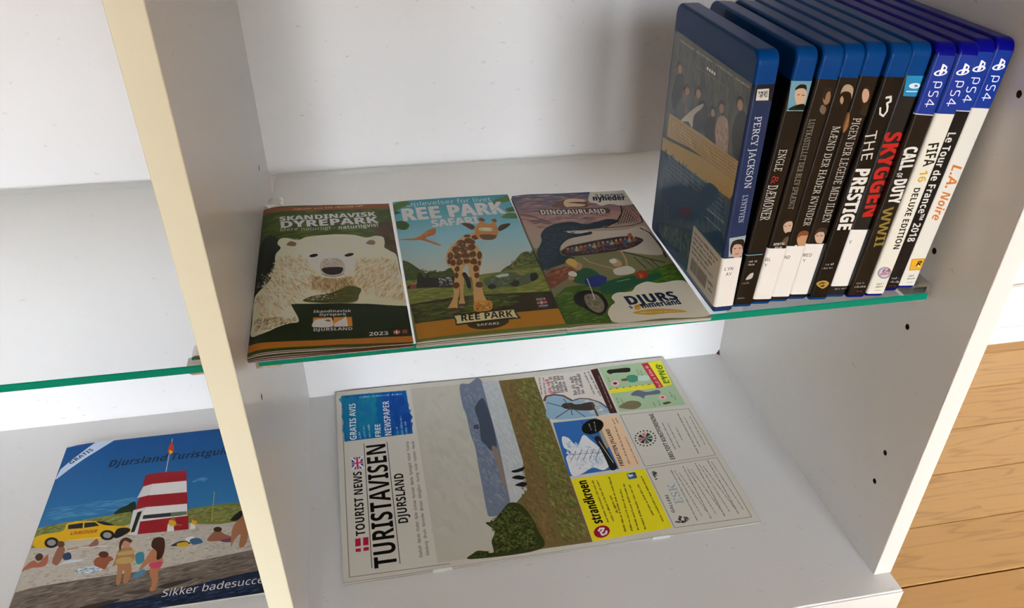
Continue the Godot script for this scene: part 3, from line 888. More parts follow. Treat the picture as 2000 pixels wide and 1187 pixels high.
func art_percy(c: Canvas) -> void:
	c.gain = 1.5
	c.p("4c504e",[0,0,1330,0,1330,1505,0,1505])
	c.p("3a5468",[0,760,1330,760,1330,1505,0,1505])
	c.f([54,17,1312,4,1458,481,1306,535,109,549],["565a56","444a4a","5c5e54","3e4648","50565a"],260,120,30,80,25,161)
	c.x([104,49,391,45,105,34],"aaa79a",171)
	c.x([418,45,712,40,417,30],"aaa79a",172)
	c.x([771,36,1050,36,770,22],"aaa79a",173)
	c.x([1094,37,1308,32,1093,23],"aaa79a",174)
	c.e("d0cdc0",[657,91,673,87,661,101])
	c.e("d0cdc0",[698,91,713,87,702,101])
	c.e("d0cdc0",[737,91,753,87,741,101])
	c.e("d0cdc0",[777,91,792,87,781,101])
	c.x([464,129,972,120,460,121],"7d7f78",176)
	c.sm("2e3434",[79,421,143,260,270,245,284,360,158,512])
	c.sm("33373a",[542,440,602,313,729,303,790,456,570,511])
	c.sm("2c3032",[727,429,801,356,918,337,951,477,807,499])
	c.sm("2e3030",[1172,325,1210,206,1329,184,1410,421,1245,446])
	c.sm("b4afa6",[319,533,522,387,668,312,654,345,539,431,537,512,452,500])
	c.sm("9a8a80",[919,412,936,321,1017,286,1102,312,1159,516,1014,512])
	c.f([906,369,1088,290,1159,516,1017,521],["c4b4a8","7a6058","a89488"],50,40,9,70,30,162)
	c.ln("8a5a50",14,[316,351,422,459])
	c.e("2a2420",[166,210,222,195,180,246])
	c.e("9c8270",[179,220,220,209,190,249])
	c.e("2a2420",[348,307,401,292,360,339])
	c.e("9c8270",[361,317,400,306,370,343])
	c.e("2a2420",[549,268,604,251,563,302])
	c.e("9c8270",[561,277,602,265,572,305])
	c.e("2a2420",[833,309,873,296,844,337])
	c.e("9c8270",[844,318,874,309,853,341])
	c.e("2a2420",[954,243,1002,228,968,277])
	c.e("9c8270",[965,252,1001,241,976,279])
	c.e("2a2420",[1210,145,1262,129,1226,182])
	c.e("9c8270",[1220,154,1259,142,1233,184])
	c.p("a58f5e",[-145,745,-24,759,101,748,1313,545,1368,546,1387,616,1298,719,569,798,-22,858])
	c.p("a58f5e",[80,556,754,498,1320,464,1488,454,1493,562,1303,583,540,655,76,728])
	c.f([101,573,1455,476,1464,546,103,713],["b8a06a","927c4c","c0aa78"],60,90,10,35,6,163)
	c.x([121,582,1327,480,117,573],"6a5836",180)
	c.x([128,603,1336,501,125,594],"6a5836",181)
	c.x([136,625,1345,521,133,615],"6a5836",182)
	c.x([144,646,1353,542,140,636],"6a5836",183)
	c.x([151,667,1362,563,148,657],"6a5836",184)
	c.x([159,689,1371,584,155,679],"6a5836",185)
	c.f([65,826,1278,728,1259,963,160,1387],["34506a","2c445c","40607a","28405a"],260,120,30,80,25,164)
	c.x([132,835,1216,745,129,825],"7d909c",190)
	c.x([142,864,1229,776,139,854],"7d909c",191)
	c.x([153,893,1242,807,149,883],"7d909c",192)
	c.x([163,922,1255,839,160,912],"7d909c",193)
	c.x([173,951,1268,871,170,942],"7d909c",194)
	c.x([184,981,1281,902,180,971],"7d909c",195)
	c.sm("2c4a66",[133,1115,339,975,586,918,814,865,928,757,1067,730,1129,762,950,941,771,1107,481,1195,194,1194])
	c.sm("4a3c50",[489,1134,663,1046,753,1061,588,1157])
	c.sm("22405a",[70,1429,449,1278,962,1104,1259,963,1315,1100,833,1122,785,1369,204,1514])
	c.f([97,1404,823,1170,800,1408,233,1500],["3a5a5c","4c6a60","2a4a50","5c7468"],200,60,12,70,40,165)
	c.x([185,1510,775,1421,182,1500],"5c7478",200)
	c.x([195,1538,782,1438,191,1527],"5c7478",201)
	c.x([205,1566,788,1456,201,1555],"5c7478",202)
	c.x([214,1594,795,1474,210,1583],"5c7478",203)
	c.x([224,1622,802,1491,220,1611],"5c7478",204)
	c.x([994,921,1278,894,987,904],"a8b0b4",206)
	c.x([968,985,1259,963,963,973],"a8b0b4",207)

func art_s1(c: Canvas) -> void:
	c.gain = 0.85
	c.p("1f2f52",[0,0,140,0,140,1505,0,1505])
	c.p("161a26",[1,2,140,0,140,97,20,94])
	c.p("cdc9bd",[27,27,100,25,109,93,29,91])
	c.f([35,36,96,35,101,80,39,80],["4a4a50","8a8680","222428"],30,10,4,0,90,301)
	c.t("PERCY JACKSON",[44,183,59,636,88,184],"c9ccd0","f",0)
	c.t("LYNTYVEN",[60,676,61,865,95,678],"b8c0cc","f",0)
	c.p("98a8a8",[21,969,139,958,150,1111,38,1106])
	c.sm("2c2018",[39,1048,48,996,96,982,129,999,145,1084,125,1051,92,1018,59,1028,57,1091])
	c.sm("c09a86",[54,1048,73,1022,107,1021,127,1051,126,1099,102,1125,69,1102])
	c.ln("3a2a22",5,[66,1049,80,1047])
	c.ln("3a2a22",5,[100,1046,116,1047])
	c.ln("8a4a44",5,[83,1088,107,1087])

func art_s2(c: Canvas) -> void:
	c.gain = 0.85
	c.p("191512",[0,0,140,0,140,1505,0,1505])
	c.p("6a98a8",[2,1,140,0,162,89,114,175,22,173])
	c.sm("22180f",[39,50,59,22,99,23,112,48,103,62])
	c.sm("c4a486",[42,70,53,47,91,43,117,62,125,104,112,141,73,134,54,105])
	c.ln("3a2a1e",4,[62,80,77,79])
	c.ln("3a2a1e",4,[92,81,109,82])
	c.sm("14100c",[53,147,119,132,127,166,31,170])
	c.ln("88b8c0",4,[20,173,129,172])
	c.t("ENGLE",[40,407,39,549,92,410],"c9c4b8","f",0)
	c.t("&",[38,576,39,633,83,576],"a02824","f",0)
	c.t("DÆMONER",[27,637,30,877,94,638],"c9c4b8","f",0)
	c.ln("88b8c0",4,[1,1128,114,1122])
	c.x([28,1179,95,1179,22,1159],"c0bcb0",302)
	c.x([29,1203,90,1202,24,1186],"c0bcb0",303)
	c.sm("b8b4ac",[40,1309,60,1268,85,1261,82,1301])
	c.x([21,1346,81,1341,16,1329],"8a7a5a",304)
	c.x([18,1459,77,1458,19,1444],"a0a0a0",305)

func art_s3(c: Canvas) -> void:
	c.gain = 0.85
	c.p("1d1712",[0,0,140,0,140,1505,0,1505])
	c.sm("8a6a50",[74,113,72,70,92,56,116,83,123,132,99,147])
	c.sm("2c2018",[69,99,67,55,107,48,123,69,97,70,88,91,89,119])
	c.sm("6a5a4a",[77,184,82,148,115,168,111,205])
	c.t("LUFTKASTELLET DER BLEV SPRÆNGT",[27,236,60,819,66,235],"8d877d","f",0)
	c.sm("c0a088",[62,930,68,892,96,886,126,917,133,964,121,998,84,976])
	c.sm("241a12",[58,939,57,889,96,878,127,908,107,900,74,910])
	c.sm("1a1410",[79,1023,97,984,137,983,154,1068])
	c.ln("3a2a20",4,[73,938,85,934])
	c.ln("3a2a20",4,[101,932,116,931])
	c.sm("5a4a3c",[90,1061,99,1022,126,1012,134,1069])
	c.t("RENTAL",[31,1076,115,1070,26,1058],"d8d4cc","b",0.1)
	c.t("FILM",[47,1102,101,1098,43,1085],"d8d4cc","b",0.1)

func art_s4(c: Canvas) -> void:
	c.gain = 0.85
	c.p("1b1511",[0,0,140,0,140,1505,0,1505])
	c.sm("a89478",[48,99,53,50,85,38,122,62,134,126,118,160,80,154])
	c.sm("1c120c",[47,107,64,81,111,87,136,143,115,176,70,163])
	c.sm("b08a70",[56,131,62,106,81,129,77,156])
	c.sm("6a3018",[149,274,156,191,170,157,188,255,177,313])
	c.t("MÆND DER HADER KVINDER",[65,286,72,950,116,283],"bdb8ad","f",0)
	c.sm("b88a68",[60,1050,66,1004,101,993,135,1010,144,1064,127,1101,86,1094])
	c.sm("7a4a28",[55,1041,63,995,107,984,140,1009,119,1019,81,1021])
	c.sm("c8c4bc",[53,1123,64,1086,105,1120,92,1139])
	c.t("RENTAL",[59,1152,134,1145,54,1136],"d8d4cc","b",0.1)
	c.t("FILM",[73,1170,120,1166,69,1157],"d8d4cc","b",0.1)

func art_s5(c: Canvas) -> void:
	c.gain = 0.85
	c.p("1b1511",[0,0,140,0,140,1505,0,1505])
	c.sm("2a1c12",[50,103,53,62,87,59,116,103,126,169,76,178])
	c.sm("c09a80",[56,112,57,75,85,78,105,111,103,145,81,153])
	c.sm("2a2416",[81,220,90,170,128,178,140,236])
	c.sm("8a5a30",[7,337,-1,237,11,220,31,303])
	c.t("PIGEN DER LEGEDE MED ILDEN",[49,246,63,942,104,245],"bdb8ad","f",0)
	c.sm("c0a088",[44,1031,53,1003,90,1001,116,1029,119,1074,102,1101,65,1075])
	c.sm("3a2c20",[44,1031,46,995,81,976,124,993,131,1037,105,1011,65,1010])
	c.sm("14100c",[52,1139,65,1093,124,1100,139,1145])
	c.ln("2a2018",4,[57,1037,72,1035])
	c.ln("2a2018",4,[86,1035,104,1036])
	c.t("RENTAL",[47,1146,128,1140,43,1130],"d8d4cc","b",0.1)
	c.t("FILM",[65,1171,111,1166,60,1153],"d8d4cc","b",0.1)

func art_s6(c: Canvas) -> void:
	c.gain = 0.85
	c.p("14110e",[0,0,140,0,140,1505,0,1505])
	c.ln("d8d4cc",14,[59,122,88,115,98,142,78,154,91,178])
	c.ln("d8d4cc",12,[43,183,55,219,83,232,96,202,91,178])
	c.t("THE",[2,331,33,521,79,331],"cfcac0","s",0)
	c.t("PRESTIGE",[21,562,33,994,121,562],"dcd8ce","h",0)
	c.x([34,1255,94,1250,29,1236],"a8a49c",310)
	c.x([17,1282,104,1278,12,1266],"a8a49c",311)
	c.sm("b08a40",[16,1402,24,1379,72,1371,109,1391,100,1419,70,1434])
	c.sm("2a2418",[31,1395,60,1383,91,1393,84,1413,62,1421])
	c.t("WB",[40,1411,93,1408,32,1393],"c8a050","b",0)

func art_s7(c: Canvas) -> void:
	c.gain = 0.85
	c.p("201f1e",[0,0,140,0,140,1505,0,1505])
	c.p("1f86b4",[15,3,144,1,174,124,39,123])
	c.e("d8e0e4",[95,61,134,57,105,77])
	c.e("1f86b4",[95,61,116,59,100,68])
	c.e("d8e0e4",[78,61,95,61,83,70])
	c.ln("d8e0e4",6,[51,95,127,94])
	c.t("SKYGGEN",[14,345,58,924,129,343],"b8231d","h",0)
	c.x([39,1465,143,1460,34,1450],"c0bcb4",312)

func art_s8(c: Canvas) -> void:
	c.gain = 0.85
	c.p("1c1713",[0,0,140,0,140,1620,0,1620])
	c.p("16358c",[0,0,140,0,140,348,0,348])
	c.ps()
	c.ln("d4d0d8",6,[0,345,139,350])
	c.t("CALL",[19,553,34,705,111,556],"dcd8ce","h",0)
	c.t("OF",[32,719,31,753,73,719],"dcd8ce","c",0)
	c.t("DUTY",[31,763,45,932,119,767],"dcd8ce","h",0)
	c.t("WWII",[27,961,59,1251,100,962],"8a7434","c",0)
	c.x([33,1532,104,1530,28,1515],"b0aca4",320)
	c.x([26,1561,116,1560,20,1541],"b0aca4",321)
	c.x([54,1595,101,1594,51,1584],"7a4a3a",322)

func art_s9(c: Canvas) -> void:
	c.gain = 0.85
	c.p("dcd7c8",[0,0,140,0,140,1620,0,1620])
	c.p("16358c",[0,0,140,0,140,348,0,348])
	c.ps()
	c.t("FIFA",[26,532,49,687,102,528],"1c1814","c",0)
	c.t("16",[45,711,54,794,102,709],"c59a2c","b",0)
	c.t("DELUXE EDITION",[49,826,68,1277,95,824],"1c1814","b",0)
	c.e("8a8a94",[76,1454,128,1446,100,1500])
	c.e("c4b4c0",[76,1454,116,1448,94,1489])
	c.t("EA",[51,1453,112,1449,42,1427],"7a1420","b",0.15)
	c.t("SPORTS",[46,1473,117,1467,41,1458],"7a1420","b",0.1)
	c.x([50,1550,112,1543,44,1534],"5a564c",323)
	c.x([50,1574,115,1566,44,1557],"5a564c",324)
	c.x([55,1597,103,1593,53,1588],"5a564c",325)

func art_s10(c: Canvas) -> void:
	c.gain = 0.85
	c.p("1d1815",[0,0,140,0,140,1620,0,1620])
	c.p("16358c",[0,0,140,0,140,348,0,348])
	c.ps()
	c.ln("d4d0d8",6,[4,352,140,353])
	c.t("Le Tour de France™ 2018",[36,485,54,1255,93,484],"d8d4ca","b",0)
	c.x([52,1544,117,1545,45,1524],"b0aca4",326)
	c.x([49,1573,123,1575,41,1551],"b0aca4",327)
	c.x([55,1601,115,1604,52,1591],"8a4a3a",328)

func art_s11(c: Canvas) -> void:
	c.gain = 0.85
	c.p("dbd5c9",[0,0,140,0,140,1620,0,1620])
	c.p("16358c",[0,0,140,0,140,348,0,348])
	c.ps()
	c.t("L.A.",[34,708,46,882,109,703],"c8702a","b",0.3)
	c.t("Noire",[44,897,45,1106,112,893],"c8702a","b",0.3)
	c.sm("dca52c",[21,1415,34,1406,124,1402,133,1412,147,1485,139,1493,46,1497,35,1491])
	c.ln("8a6420",3,[27,1410,126,1406,143,1491,41,1495,27,1410])
	c.t("R",[71,1463,115,1459,60,1426],"1c140c","b",0.2)
	c.e("f0e0b0",[103,1463,112,1463,106,1469])
	c.x([54,1549,114,1543,48,1532],"5a564c",329)
	c.x([53,1572,118,1566,47,1556],"5a564c",330)
	c.x([62,1599,116,1595,59,1591],"5a564c",331)


# ====================================================================== materials
var M := {}
func mat(col: Color, rough: float, metal := 0.0, spec := 0.5) -> StandardMaterial3D:
	var m := StandardMaterial3D.new()
	m.albedo_color = col
	m.roughness = rough
	m.metallic = metal
	m.metallic_specular = spec
	return m

func print_mat(c: Canvas, rough: float, coat := 0.0) -> StandardMaterial3D:
	var m := mat(Color.WHITE, rough, 0.0, 0.18)
	m.albedo_texture = c.tex()
	m.texture_repeat = false
	if coat > 0.0:
		m.clearcoat_enabled = true
		m.clearcoat = coat
		m.clearcoat_roughness = 0.08
	return m

func make_materials() -> void:
	M.melamine = mat(Color(0.885, 0.88, 0.875), 0.28)
	# faint scuffs in the white foil, a little off-white
	var sc := Image.create(512, 512, false, Image.FORMAT_RGB8)
	sc.fill(Color(1, 1, 1))
	var r := RandomNumberGenerator.new()
	r.seed = 77
	for i in 160:
		var px := Vector2(r.randf() * 512, r.randf() * 512)
		var v := r.randf_range(0.86, 0.97)
		var ln := r.randi_range(1, 5)
		for s in ln:
			sc.set_pixel(int(px.x + s) % 512, int(px.y + s * r.randf_range(-0.4, 0.4) + 512) % 512, Color(v, v, v * 0.99))
	M.melamine.albedo_texture = ImageTexture.create_from_image(sc)
	M.melamine.uv1_triplanar = true
	M.melamine.uv1_world_triplanar = true
	M.melamine.uv1_scale = Vector3(2.3, 2.3, 2.3)
	M.edge_cream = mat(Color(0.90, 0.885, 0.785), 0.45)
	M.edge_white = mat(Color(0.83, 0.81, 0.775), 0.45)
	M.chip = mat(Color(0.30, 0.20, 0.13), 0.9)
	M.chrome = mat(Color(0.82, 0.80, 0.77), 0.16, 1.0)
	M.pane = mat(Color(0.62, 0.74, 0.70, 0.08), 0.02)
	M.pane.transparency = BaseMaterial3D.TRANSPARENCY_ALPHA
	M.glass_edge = mat(Color(0.0, 0.47, 0.36), 0.08, 0.0, 0.3)
	M.glass_rim = mat(Color(0.45, 0.66, 0.58, 0.14), 0.05)
	M.glass_rim.transparency = BaseMaterial3D.TRANSPARENCY_ALPHA
	M.window_glass = mat(Color(1, 1, 1, 0.02), 0.02)
	M.window_glass.transparency = BaseMaterial3D.TRANSPARENCY_ALPHA
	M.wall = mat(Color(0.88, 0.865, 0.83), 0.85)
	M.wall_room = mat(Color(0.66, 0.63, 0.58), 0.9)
	M.wall.uv1_triplanar = true
	M.trim = mat(Color(0.91, 0.90, 0.87), 0.35)
	M.page = mat(Color(0.86, 0.84, 0.80), 0.7)
	M.page_red = mat(Color(0.42, 0.13, 0.09), 0.6)
	M.page_grey = mat(Color(0.62, 0.60, 0.55), 0.7)
	M.newsprint = mat(Color(0.78, 0.765, 0.73), 0.9)
	M.tape = mat(Color(0.9, 0.9, 0.88, 0.25), 0.15)
	M.tape.transparency = BaseMaterial3D.TRANSPARENCY_ALPHA
	M.label = mat(Color(0.88, 0.86, 0.82), 0.5)
	M.case_blue = plastic(Color(0.0, 0.21, 0.44))
	M.case_game = plastic(Color(0.015, 0.015, 0.43))
	# three tones of beech stave, grain along x
	M.wood = []
	for n in 3:
		M.wood.append(wood(n))

func plastic(c: Color) -> StandardMaterial3D:
	var m := mat(c, 0.34, 0.0, 0.16)
	m.clearcoat_enabled = true
	m.clearcoat = 0.12
	m.clearcoat_roughness = 0.1
	return m

func wood(n: int) -> StandardMaterial3D:
	var im := Image.create(512, 256, false, Image.FORMAT_RGB8)
	var a := FastNoiseLite.new()
	a.seed = 10 + n
	a.noise_type = FastNoiseLite.TYPE_SIMPLEX_SMOOTH
	a.frequency = 0.006
	var b := FastNoiseLite.new()
	b.seed = 40 + n
	b.frequency = 0.03
	var base: Color = [Color(0.80, 0.615, 0.36), Color(0.785, 0.595, 0.34), Color(0.815, 0.635, 0.38)][n]
	for y in 256:
		for x in 512:
			var w := a.get_noise_2d(x * 0.30, y * 1.6)
			var ring := sin((w * 5.0 + y * 0.016) * TAU)
			ring = pow(maxf(0.0, ring), 5.0)
			var fine := b.get_noise_2d(x * 0.12, y * 7.0)
			var v := 1.0 - 0.085 * ring + 0.018 * fine + 0.05 * a.get_noise_2d(x * 0.2 + 900, y * 0.8)
			im.set_pixel(x, y, Color(base.r * v, base.g * (v - 0.012 * ring), base.b * (v - 0.03 * ring)))
	var m := mat(Color.WHITE, 0.38)
	m.albedo_texture = ImageTexture.create_from_image(im)
	return m

# ====================================================================== scene helpers
var taken := {}
func numbered(n: String) -> String:
	var i: int = taken.get(n, 0)
	taken[n] = i + 1
	return n if i == 0 else "%s_%03d" % [n, i]

func thing(called: String, label: String, category: String, at := Vector3.ZERO, turn := 0.0, group := "") -> Node3D:
	var o := Node3D.new()
	o.name = numbered(called)
	add_child(o)
	o.position = at
	o.rotation.y = turn
	o.set_meta("label", label)
	o.set_meta("category", category)
	if group:
		o.set_meta("group", group)
	return o

func part(called: String, mesh: Mesh, m: Material, parent: Node3D, at := Vector3.ZERO, label := "") -> MeshInstance3D:
	var o := MeshInstance3D.new()
	o.name = called
	o.mesh = mesh
	o.material_override = m
	o.position = at
	if label:
		o.set_meta("label", label)
	parent.add_child(o, true)
	return o

func structure(called: String, label := "", category := "") -> Node3D:
	var o := Node3D.new()
	o.name = called
	o.set_meta("kind", "structure")
	if label:
		o.set_meta("label", label)
		o.set_meta("category", category)
	add_child(o)
	return o

class MB:
	var v := PackedVector3Array()
	var n := PackedVector3Array()
	var u := PackedVector2Array()
	# corners given anticlockwise as seen from the outside
	func tri(a: Vector3, b: Vector3, c: Vector3, na := Vector3.ZERO, nb := Vector3.ZERO, nc := Vector3.ZERO, ua := Vector2.ZERO, ub := Vector2.ZERO, uc := Vector2.ZERO) -> void:
		var f := (b - a).cross(c - a)
		if f.length_squared() < 1e-20:
			return
		f = f.normalized()
		v.append_array([a, c, b])
		n.append_array([na if na else f, nc if nc else f, nb if nb else f])
		u.append_array([ua, uc, ub])
	func quad(a: Vector3, b: Vector3, c: Vector3, d: Vector3, ns := [], us := []) -> void:
		if ns.is_empty():
			ns = [Vector3.ZERO, Vector3.ZERO, Vector3.ZERO, Vector3.ZERO]
		if us.is_empty():
			us = [Vector2.ZERO, Vector2(1, 0), Vector2(1, 1), Vector2(0, 1)]
		tri(a, b, c, ns[0], ns[1], ns[2], us[0], us[1], us[2])
		tri(a, c, d, ns[0], ns[2], ns[3], us[0], us[2], us[3])
	func box(c: Vector3, s: Vector3) -> void:
		var h := s * 0.5
		for ax in 3:
			for sg in [-1.0, 1.0]:
				var o := Vector3.ZERO
				o[ax] = h[ax] * sg
				var e1 := Vector3.ZERO
				e1[(ax + 1) % 3] = h[(ax + 1) % 3]
				var e2 := Vector3.ZERO
				e2[(ax + 2) % 3] = h[(ax + 2) % 3] * sg
				quad(c + o - e1 - e2, c + o + e1 - e2, c + o + e1 + e2, c + o - e1 + e2)
	# box with chamfered edges
	func cbox(c: Vector3, s: Vector3, b: float) -> void:
		var h := s * 0.5
		var P := {}
		for sx in [-1, 1]:
			for sy in [-1, 1]:
				for sz in [-1, 1]:
					for ax in 3:
						var q := Vector3(sx, sy, sz) * (h - Vector3.ONE * b)
						q[ax] = h[ax] * [sx, sy, sz][ax]
						P[[sx, sy, sz, ax]] = c + q
		var poly := func(pts: Array) -> void:
			var m := Vector3.ZERO
			for p in pts:
				m += p
			m /= pts.size()
			var flip: bool = (pts[1] - pts[0]).cross(pts[2] - pts[0]).dot(m - c) < 0
			for i in range(1, pts.size() - 1):
				if flip:
					tri(pts[0], pts[i + 1], pts[i])
				else:
					tri(pts[0], pts[i], pts[i + 1])
		for sa in [-1, 1]:
			poly.call([P[[sa, -1, -1, 0]], P[[sa, 1, -1, 0]], P[[sa, 1, 1, 0]], P[[sa, -1, 1, 0]]])
			poly.call([P[[-1, sa, -1, 1]], P[[1, sa, -1, 1]], P[[1, sa, 1, 1]], P[[-1, sa, 1, 1]]])
			poly.call([P[[-1, -1, sa, 2]], P[[1, -1, sa, 2]], P[[1, 1, sa, 2]], P[[-1, 1, sa, 2]]])
			for sb in [-1, 1]:
				poly.call([P[[sa, sb, -1, 0]], P[[sa, sb, 1, 0]], P[[sa, sb, 1, 1]], P[[sa, sb, -1, 1]]])
				poly.call([P[[-1, sa, sb, 1]], P[[1, sa, sb, 1]], P[[1, sa, sb, 2]], P[[-1, sa, sb, 2]]])
				poly.call([P[[sa, -1, sb, 0]], P[[sa, 1, sb, 0]], P[[sa, 1, sb, 2]], P[[sa, -1, sb, 2]]])
				for sc in [-1, 1]:
					poly.call([P[[sa, sb, sc, 0]], P[[sa, sb, sc, 1]], P[[sa, sb, sc, 2]]])
	func mesh() -> ArrayMesh:
		var a := []
		a.resize(Mesh.ARRAY_MAX)
		a[Mesh.ARRAY_VERTEX] = v
		a[Mesh.ARRAY_NORMAL] = n
		a[Mesh.ARRAY_TEX_UV] = u
		var m := ArrayMesh.new()
		m.add_surface_from_arrays(Mesh.PRIMITIVE_TRIANGLES, a)
		return m

func cb(c: Vector3, s: Vector3, b: float) -> ArrayMesh:
	var m := MB.new()
	m.cbox(c, s, b)
	return m.mesh()

func bx(c: Vector3, s: Vector3) -> ArrayMesh:
	var m := MB.new()
	m.box(c, s)
	return m.mesh()

# ====================================================================== the room
func build_room() -> void:
	var x0 := -2.4
	var x1 := 2.3
	var z0 := -0.026
	var z1 := 5.2
	var top := 2.45
	var fl := structure("floor", "light beech parquet floor of narrow staves", "floor")
	# staves one by one where the photograph shows them, plain boards beyond
	var r := RandomNumberGenerator.new()
	r.seed = 5
	var pitch := 0.0675
	var edge := 0.3405 - pitch * 6.0
	for row in 11:
		var za := edge + pitch * (row - 0)
		var x := 0.30 - ((row * 7) % 5) * 0.11
		za = maxf(za, z0)
		var zb := edge + pitch * (row + 1)
		while x < 1.7:
			var ln := r.randf_range(0.95, 1.3)
			var gap := 0.0009 if row == 5 or row == 6 else 0.0005
			var xa := maxf(x, 0.371)
			x += ln
			var m := MB.new()
			stave(m, xa + 0.0003, x - 0.0003, za + (gap if row == 6 else 0.0002), zb - (gap if row == 5 else 0.0002), r)
			part("plank", m.mesh(), M.wood[r.randi() % 3], fl)
	var zf := edge + pitch * 11
	var m2 := MB.new()
	m2.box(Vector3((x0 + x1) / 2, FLOOR - 0.03, (z0 + z1) / 2), Vector3(x1 - x0, 0.02, z1 - z0))
	part("subfloor", m2.mesh(), M.chip, fl)
	for f in [[x0, 0.37, z0, z1], [0.37, 1.72, zf, z1], [1.72, x1, z0, z1]]:
		var q := MB.new()
		var c := [Vector3(f[0], FLOOR, f[3]), Vector3(f[1], FLOOR, f[3]), Vector3(f[1], FLOOR, f[2]), Vector3(f[0], FLOOR, f[2])]
		q.quad(c[0], c[1], c[2], c[3], [], [Vector2(c[0].x, c[0].z * 2), Vector2(c[1].x, c[1].z * 2), Vector2(c[2].x, c[2].z * 2), Vector2(c[3].x, c[3].z * 2)])
		q.box(Vector3((f[0] + f[1]) / 2, FLOOR - 0.011, (f[2] + f[3]) / 2), Vector3(f[1] - f[0], 0.018, f[3] - f[2]))
		part("floor_field", q.mesh(), M.wood[2], fl)
	var th := 0.1
	var wb := structure("wall_back", "plain white wall behind the shelving unit", "wall")
	part("plaster", bx(Vector3((x0 + x1) / 2, (top + FLOOR) / 2, z0 - th / 2), Vector3(x1 - x0, top - FLOOR, th)), M.wall, wb)
	var bb := structure("baseboard_back", "white moulded baseboard along the wall beside the shelf", "baseboard")
	part("board", cb(Vector3((0.56 + x1) / 2, FLOOR + 0.043, z0 + 0.005), Vector3(x1 - 0.56, 0.086, 0.010), 0.002), M.trim, bb)
	part("foot_bead", cb(Vector3((0.56 + x1) / 2, FLOOR + 0.013, z0 + 0.008), Vector3(x1 - 0.56, 0.026, 0.016), 0.004), M.trim, bb)
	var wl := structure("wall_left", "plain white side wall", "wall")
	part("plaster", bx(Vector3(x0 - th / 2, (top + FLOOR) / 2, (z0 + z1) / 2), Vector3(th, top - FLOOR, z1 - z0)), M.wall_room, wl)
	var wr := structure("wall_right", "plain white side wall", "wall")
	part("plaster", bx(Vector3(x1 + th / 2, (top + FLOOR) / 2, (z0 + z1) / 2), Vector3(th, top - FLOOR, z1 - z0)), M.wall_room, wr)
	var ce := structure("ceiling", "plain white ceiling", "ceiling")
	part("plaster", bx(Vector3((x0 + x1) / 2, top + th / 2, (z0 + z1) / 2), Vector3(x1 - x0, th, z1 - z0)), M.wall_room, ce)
	# the front wall with its wide window, opposite the shelving unit
	var wx0 := WIN[0]
	var wx1 := WIN[1]
	var wy0 := WIN[2]
	var wy1 := WIN[3]
	var wf := structure("wall_front", "white wall with the window", "wall")
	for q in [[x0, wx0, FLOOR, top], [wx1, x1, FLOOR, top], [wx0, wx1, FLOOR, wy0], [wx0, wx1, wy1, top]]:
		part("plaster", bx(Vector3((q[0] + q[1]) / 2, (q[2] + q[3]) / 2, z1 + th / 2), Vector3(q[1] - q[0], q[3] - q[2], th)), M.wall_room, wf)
	var wi := structure("window_1", "wide white framed window", "window")
	var fw := 0.05
	for q in [[wx0, wx0 + fw, wy0, wy1], [wx1 - fw, wx1, wy0, wy1], [wx0, wx1, wy0, wy0 + fw], [wx0, wx1, wy1 - fw, wy1]]:
		part("window_frame", cb(Vector3((q[0] + q[1]) / 2, (q[2] + q[3]) / 2, z1 + 0.03), Vector3(q[1] - q[0], q[3] - q[2], 0.05), 0.004), M.trim, wi)
	var g := MB.new()
	g.quad(Vector3(wx1, wy0, z1 + 0.03), Vector3(wx0, wy0, z1 + 0.03), Vector3(wx0, wy1, z1 + 0.03), Vector3(wx1, wy1, z1 + 0.03))
	part("pane", g.mesh(), M.window_glass, wi)

const WIN := [-1.00, 1.50, 0.05, 2.20]

func stave(m: MB, xa: float, xb: float, za: float, zb: float, r: RandomNumberGenerator) -> void:
	var b := 0.0007
	var y := FLOOR
	var yl := FLOOR - 0.006
	var o := Vector2(r.randf() * 3.0, r.randf())
	var sc := Vector2(1.1, 3.6)
	var A := [Vector3(xa + b, y, zb - b), Vector3(xb - b, y, zb - b), Vector3(xb - b, y, za + b), Vector3(xa + b, y, za + b)]
	var B := [Vector3(xa, y - b, zb), Vector3(xb, y - b, zb), Vector3(xb, y - b, za), Vector3(xa, y - b, za)]
	var C := [Vector3(xa, yl, zb), Vector3(xb, yl, zb), Vector3(xb, yl, za), Vector3(xa, yl, za)]
	var uv := func(p: Vector3) -> Vector2: return o + Vector2(p.x * sc.x, p.z * sc.y)
	m.quad(A[0], A[1], A[2], A[3], [], [uv.call(A[0]), uv.call(A[1]), uv.call(A[2]), uv.call(A[3])])
	for i in 4:
		var j := (i + 1) % 4
		m.quad(B[i], B[j], A[j], A[i], [], [uv.call(B[i]), uv.call(B[j]), uv.call(A[j]), uv.call(A[i])])
		m.quad(C[i], C[j], B[j], B[i], [], [uv.call(B[i]), uv.call(B[j]), uv.call(B[j]), uv.call(B[i])])

# ====================================================================== the shelving unit
const TOP := 0.545
func panel(called: String, xa: float, holes: Array, edge: StandardMaterial3D, parent: Node3D, label: String) -> void:
	var b := CSGBox3D.new()
	b.name = called
	b.size = Vector3(T, TOP, D - 0.001)
	b.position = Vector3(xa + T / 2, TOP / 2, (D - 0.001) / 2)
	b.material = M.melamine
	b.set_meta("label", label)
	for h in holes:            # drilled peg holes: y, z, side
		var c := CSGCylinder3D.new()
		c.name = "peg_hole"
		c.operation = CSGShape3D.OPERATION_SUBTRACTION
		c.radius = 0.0024
		c.height = 0.020
		c.sides = 16
		c.rotation.z = PI / 2
		c.position = Vector3(h[2] * T / 2, h[0] - TOP / 2, h[1] - (D - 0.001) / 2)
		c.material = M.chip
		b.add_child(c, true)
	parent.add_child(b, true)
	part("edge_band", cb(Vector3(xa + T / 2, TOP / 2, D - 0.0005), Vector3(T, TOP, 0.001), 0.0004), edge, parent)

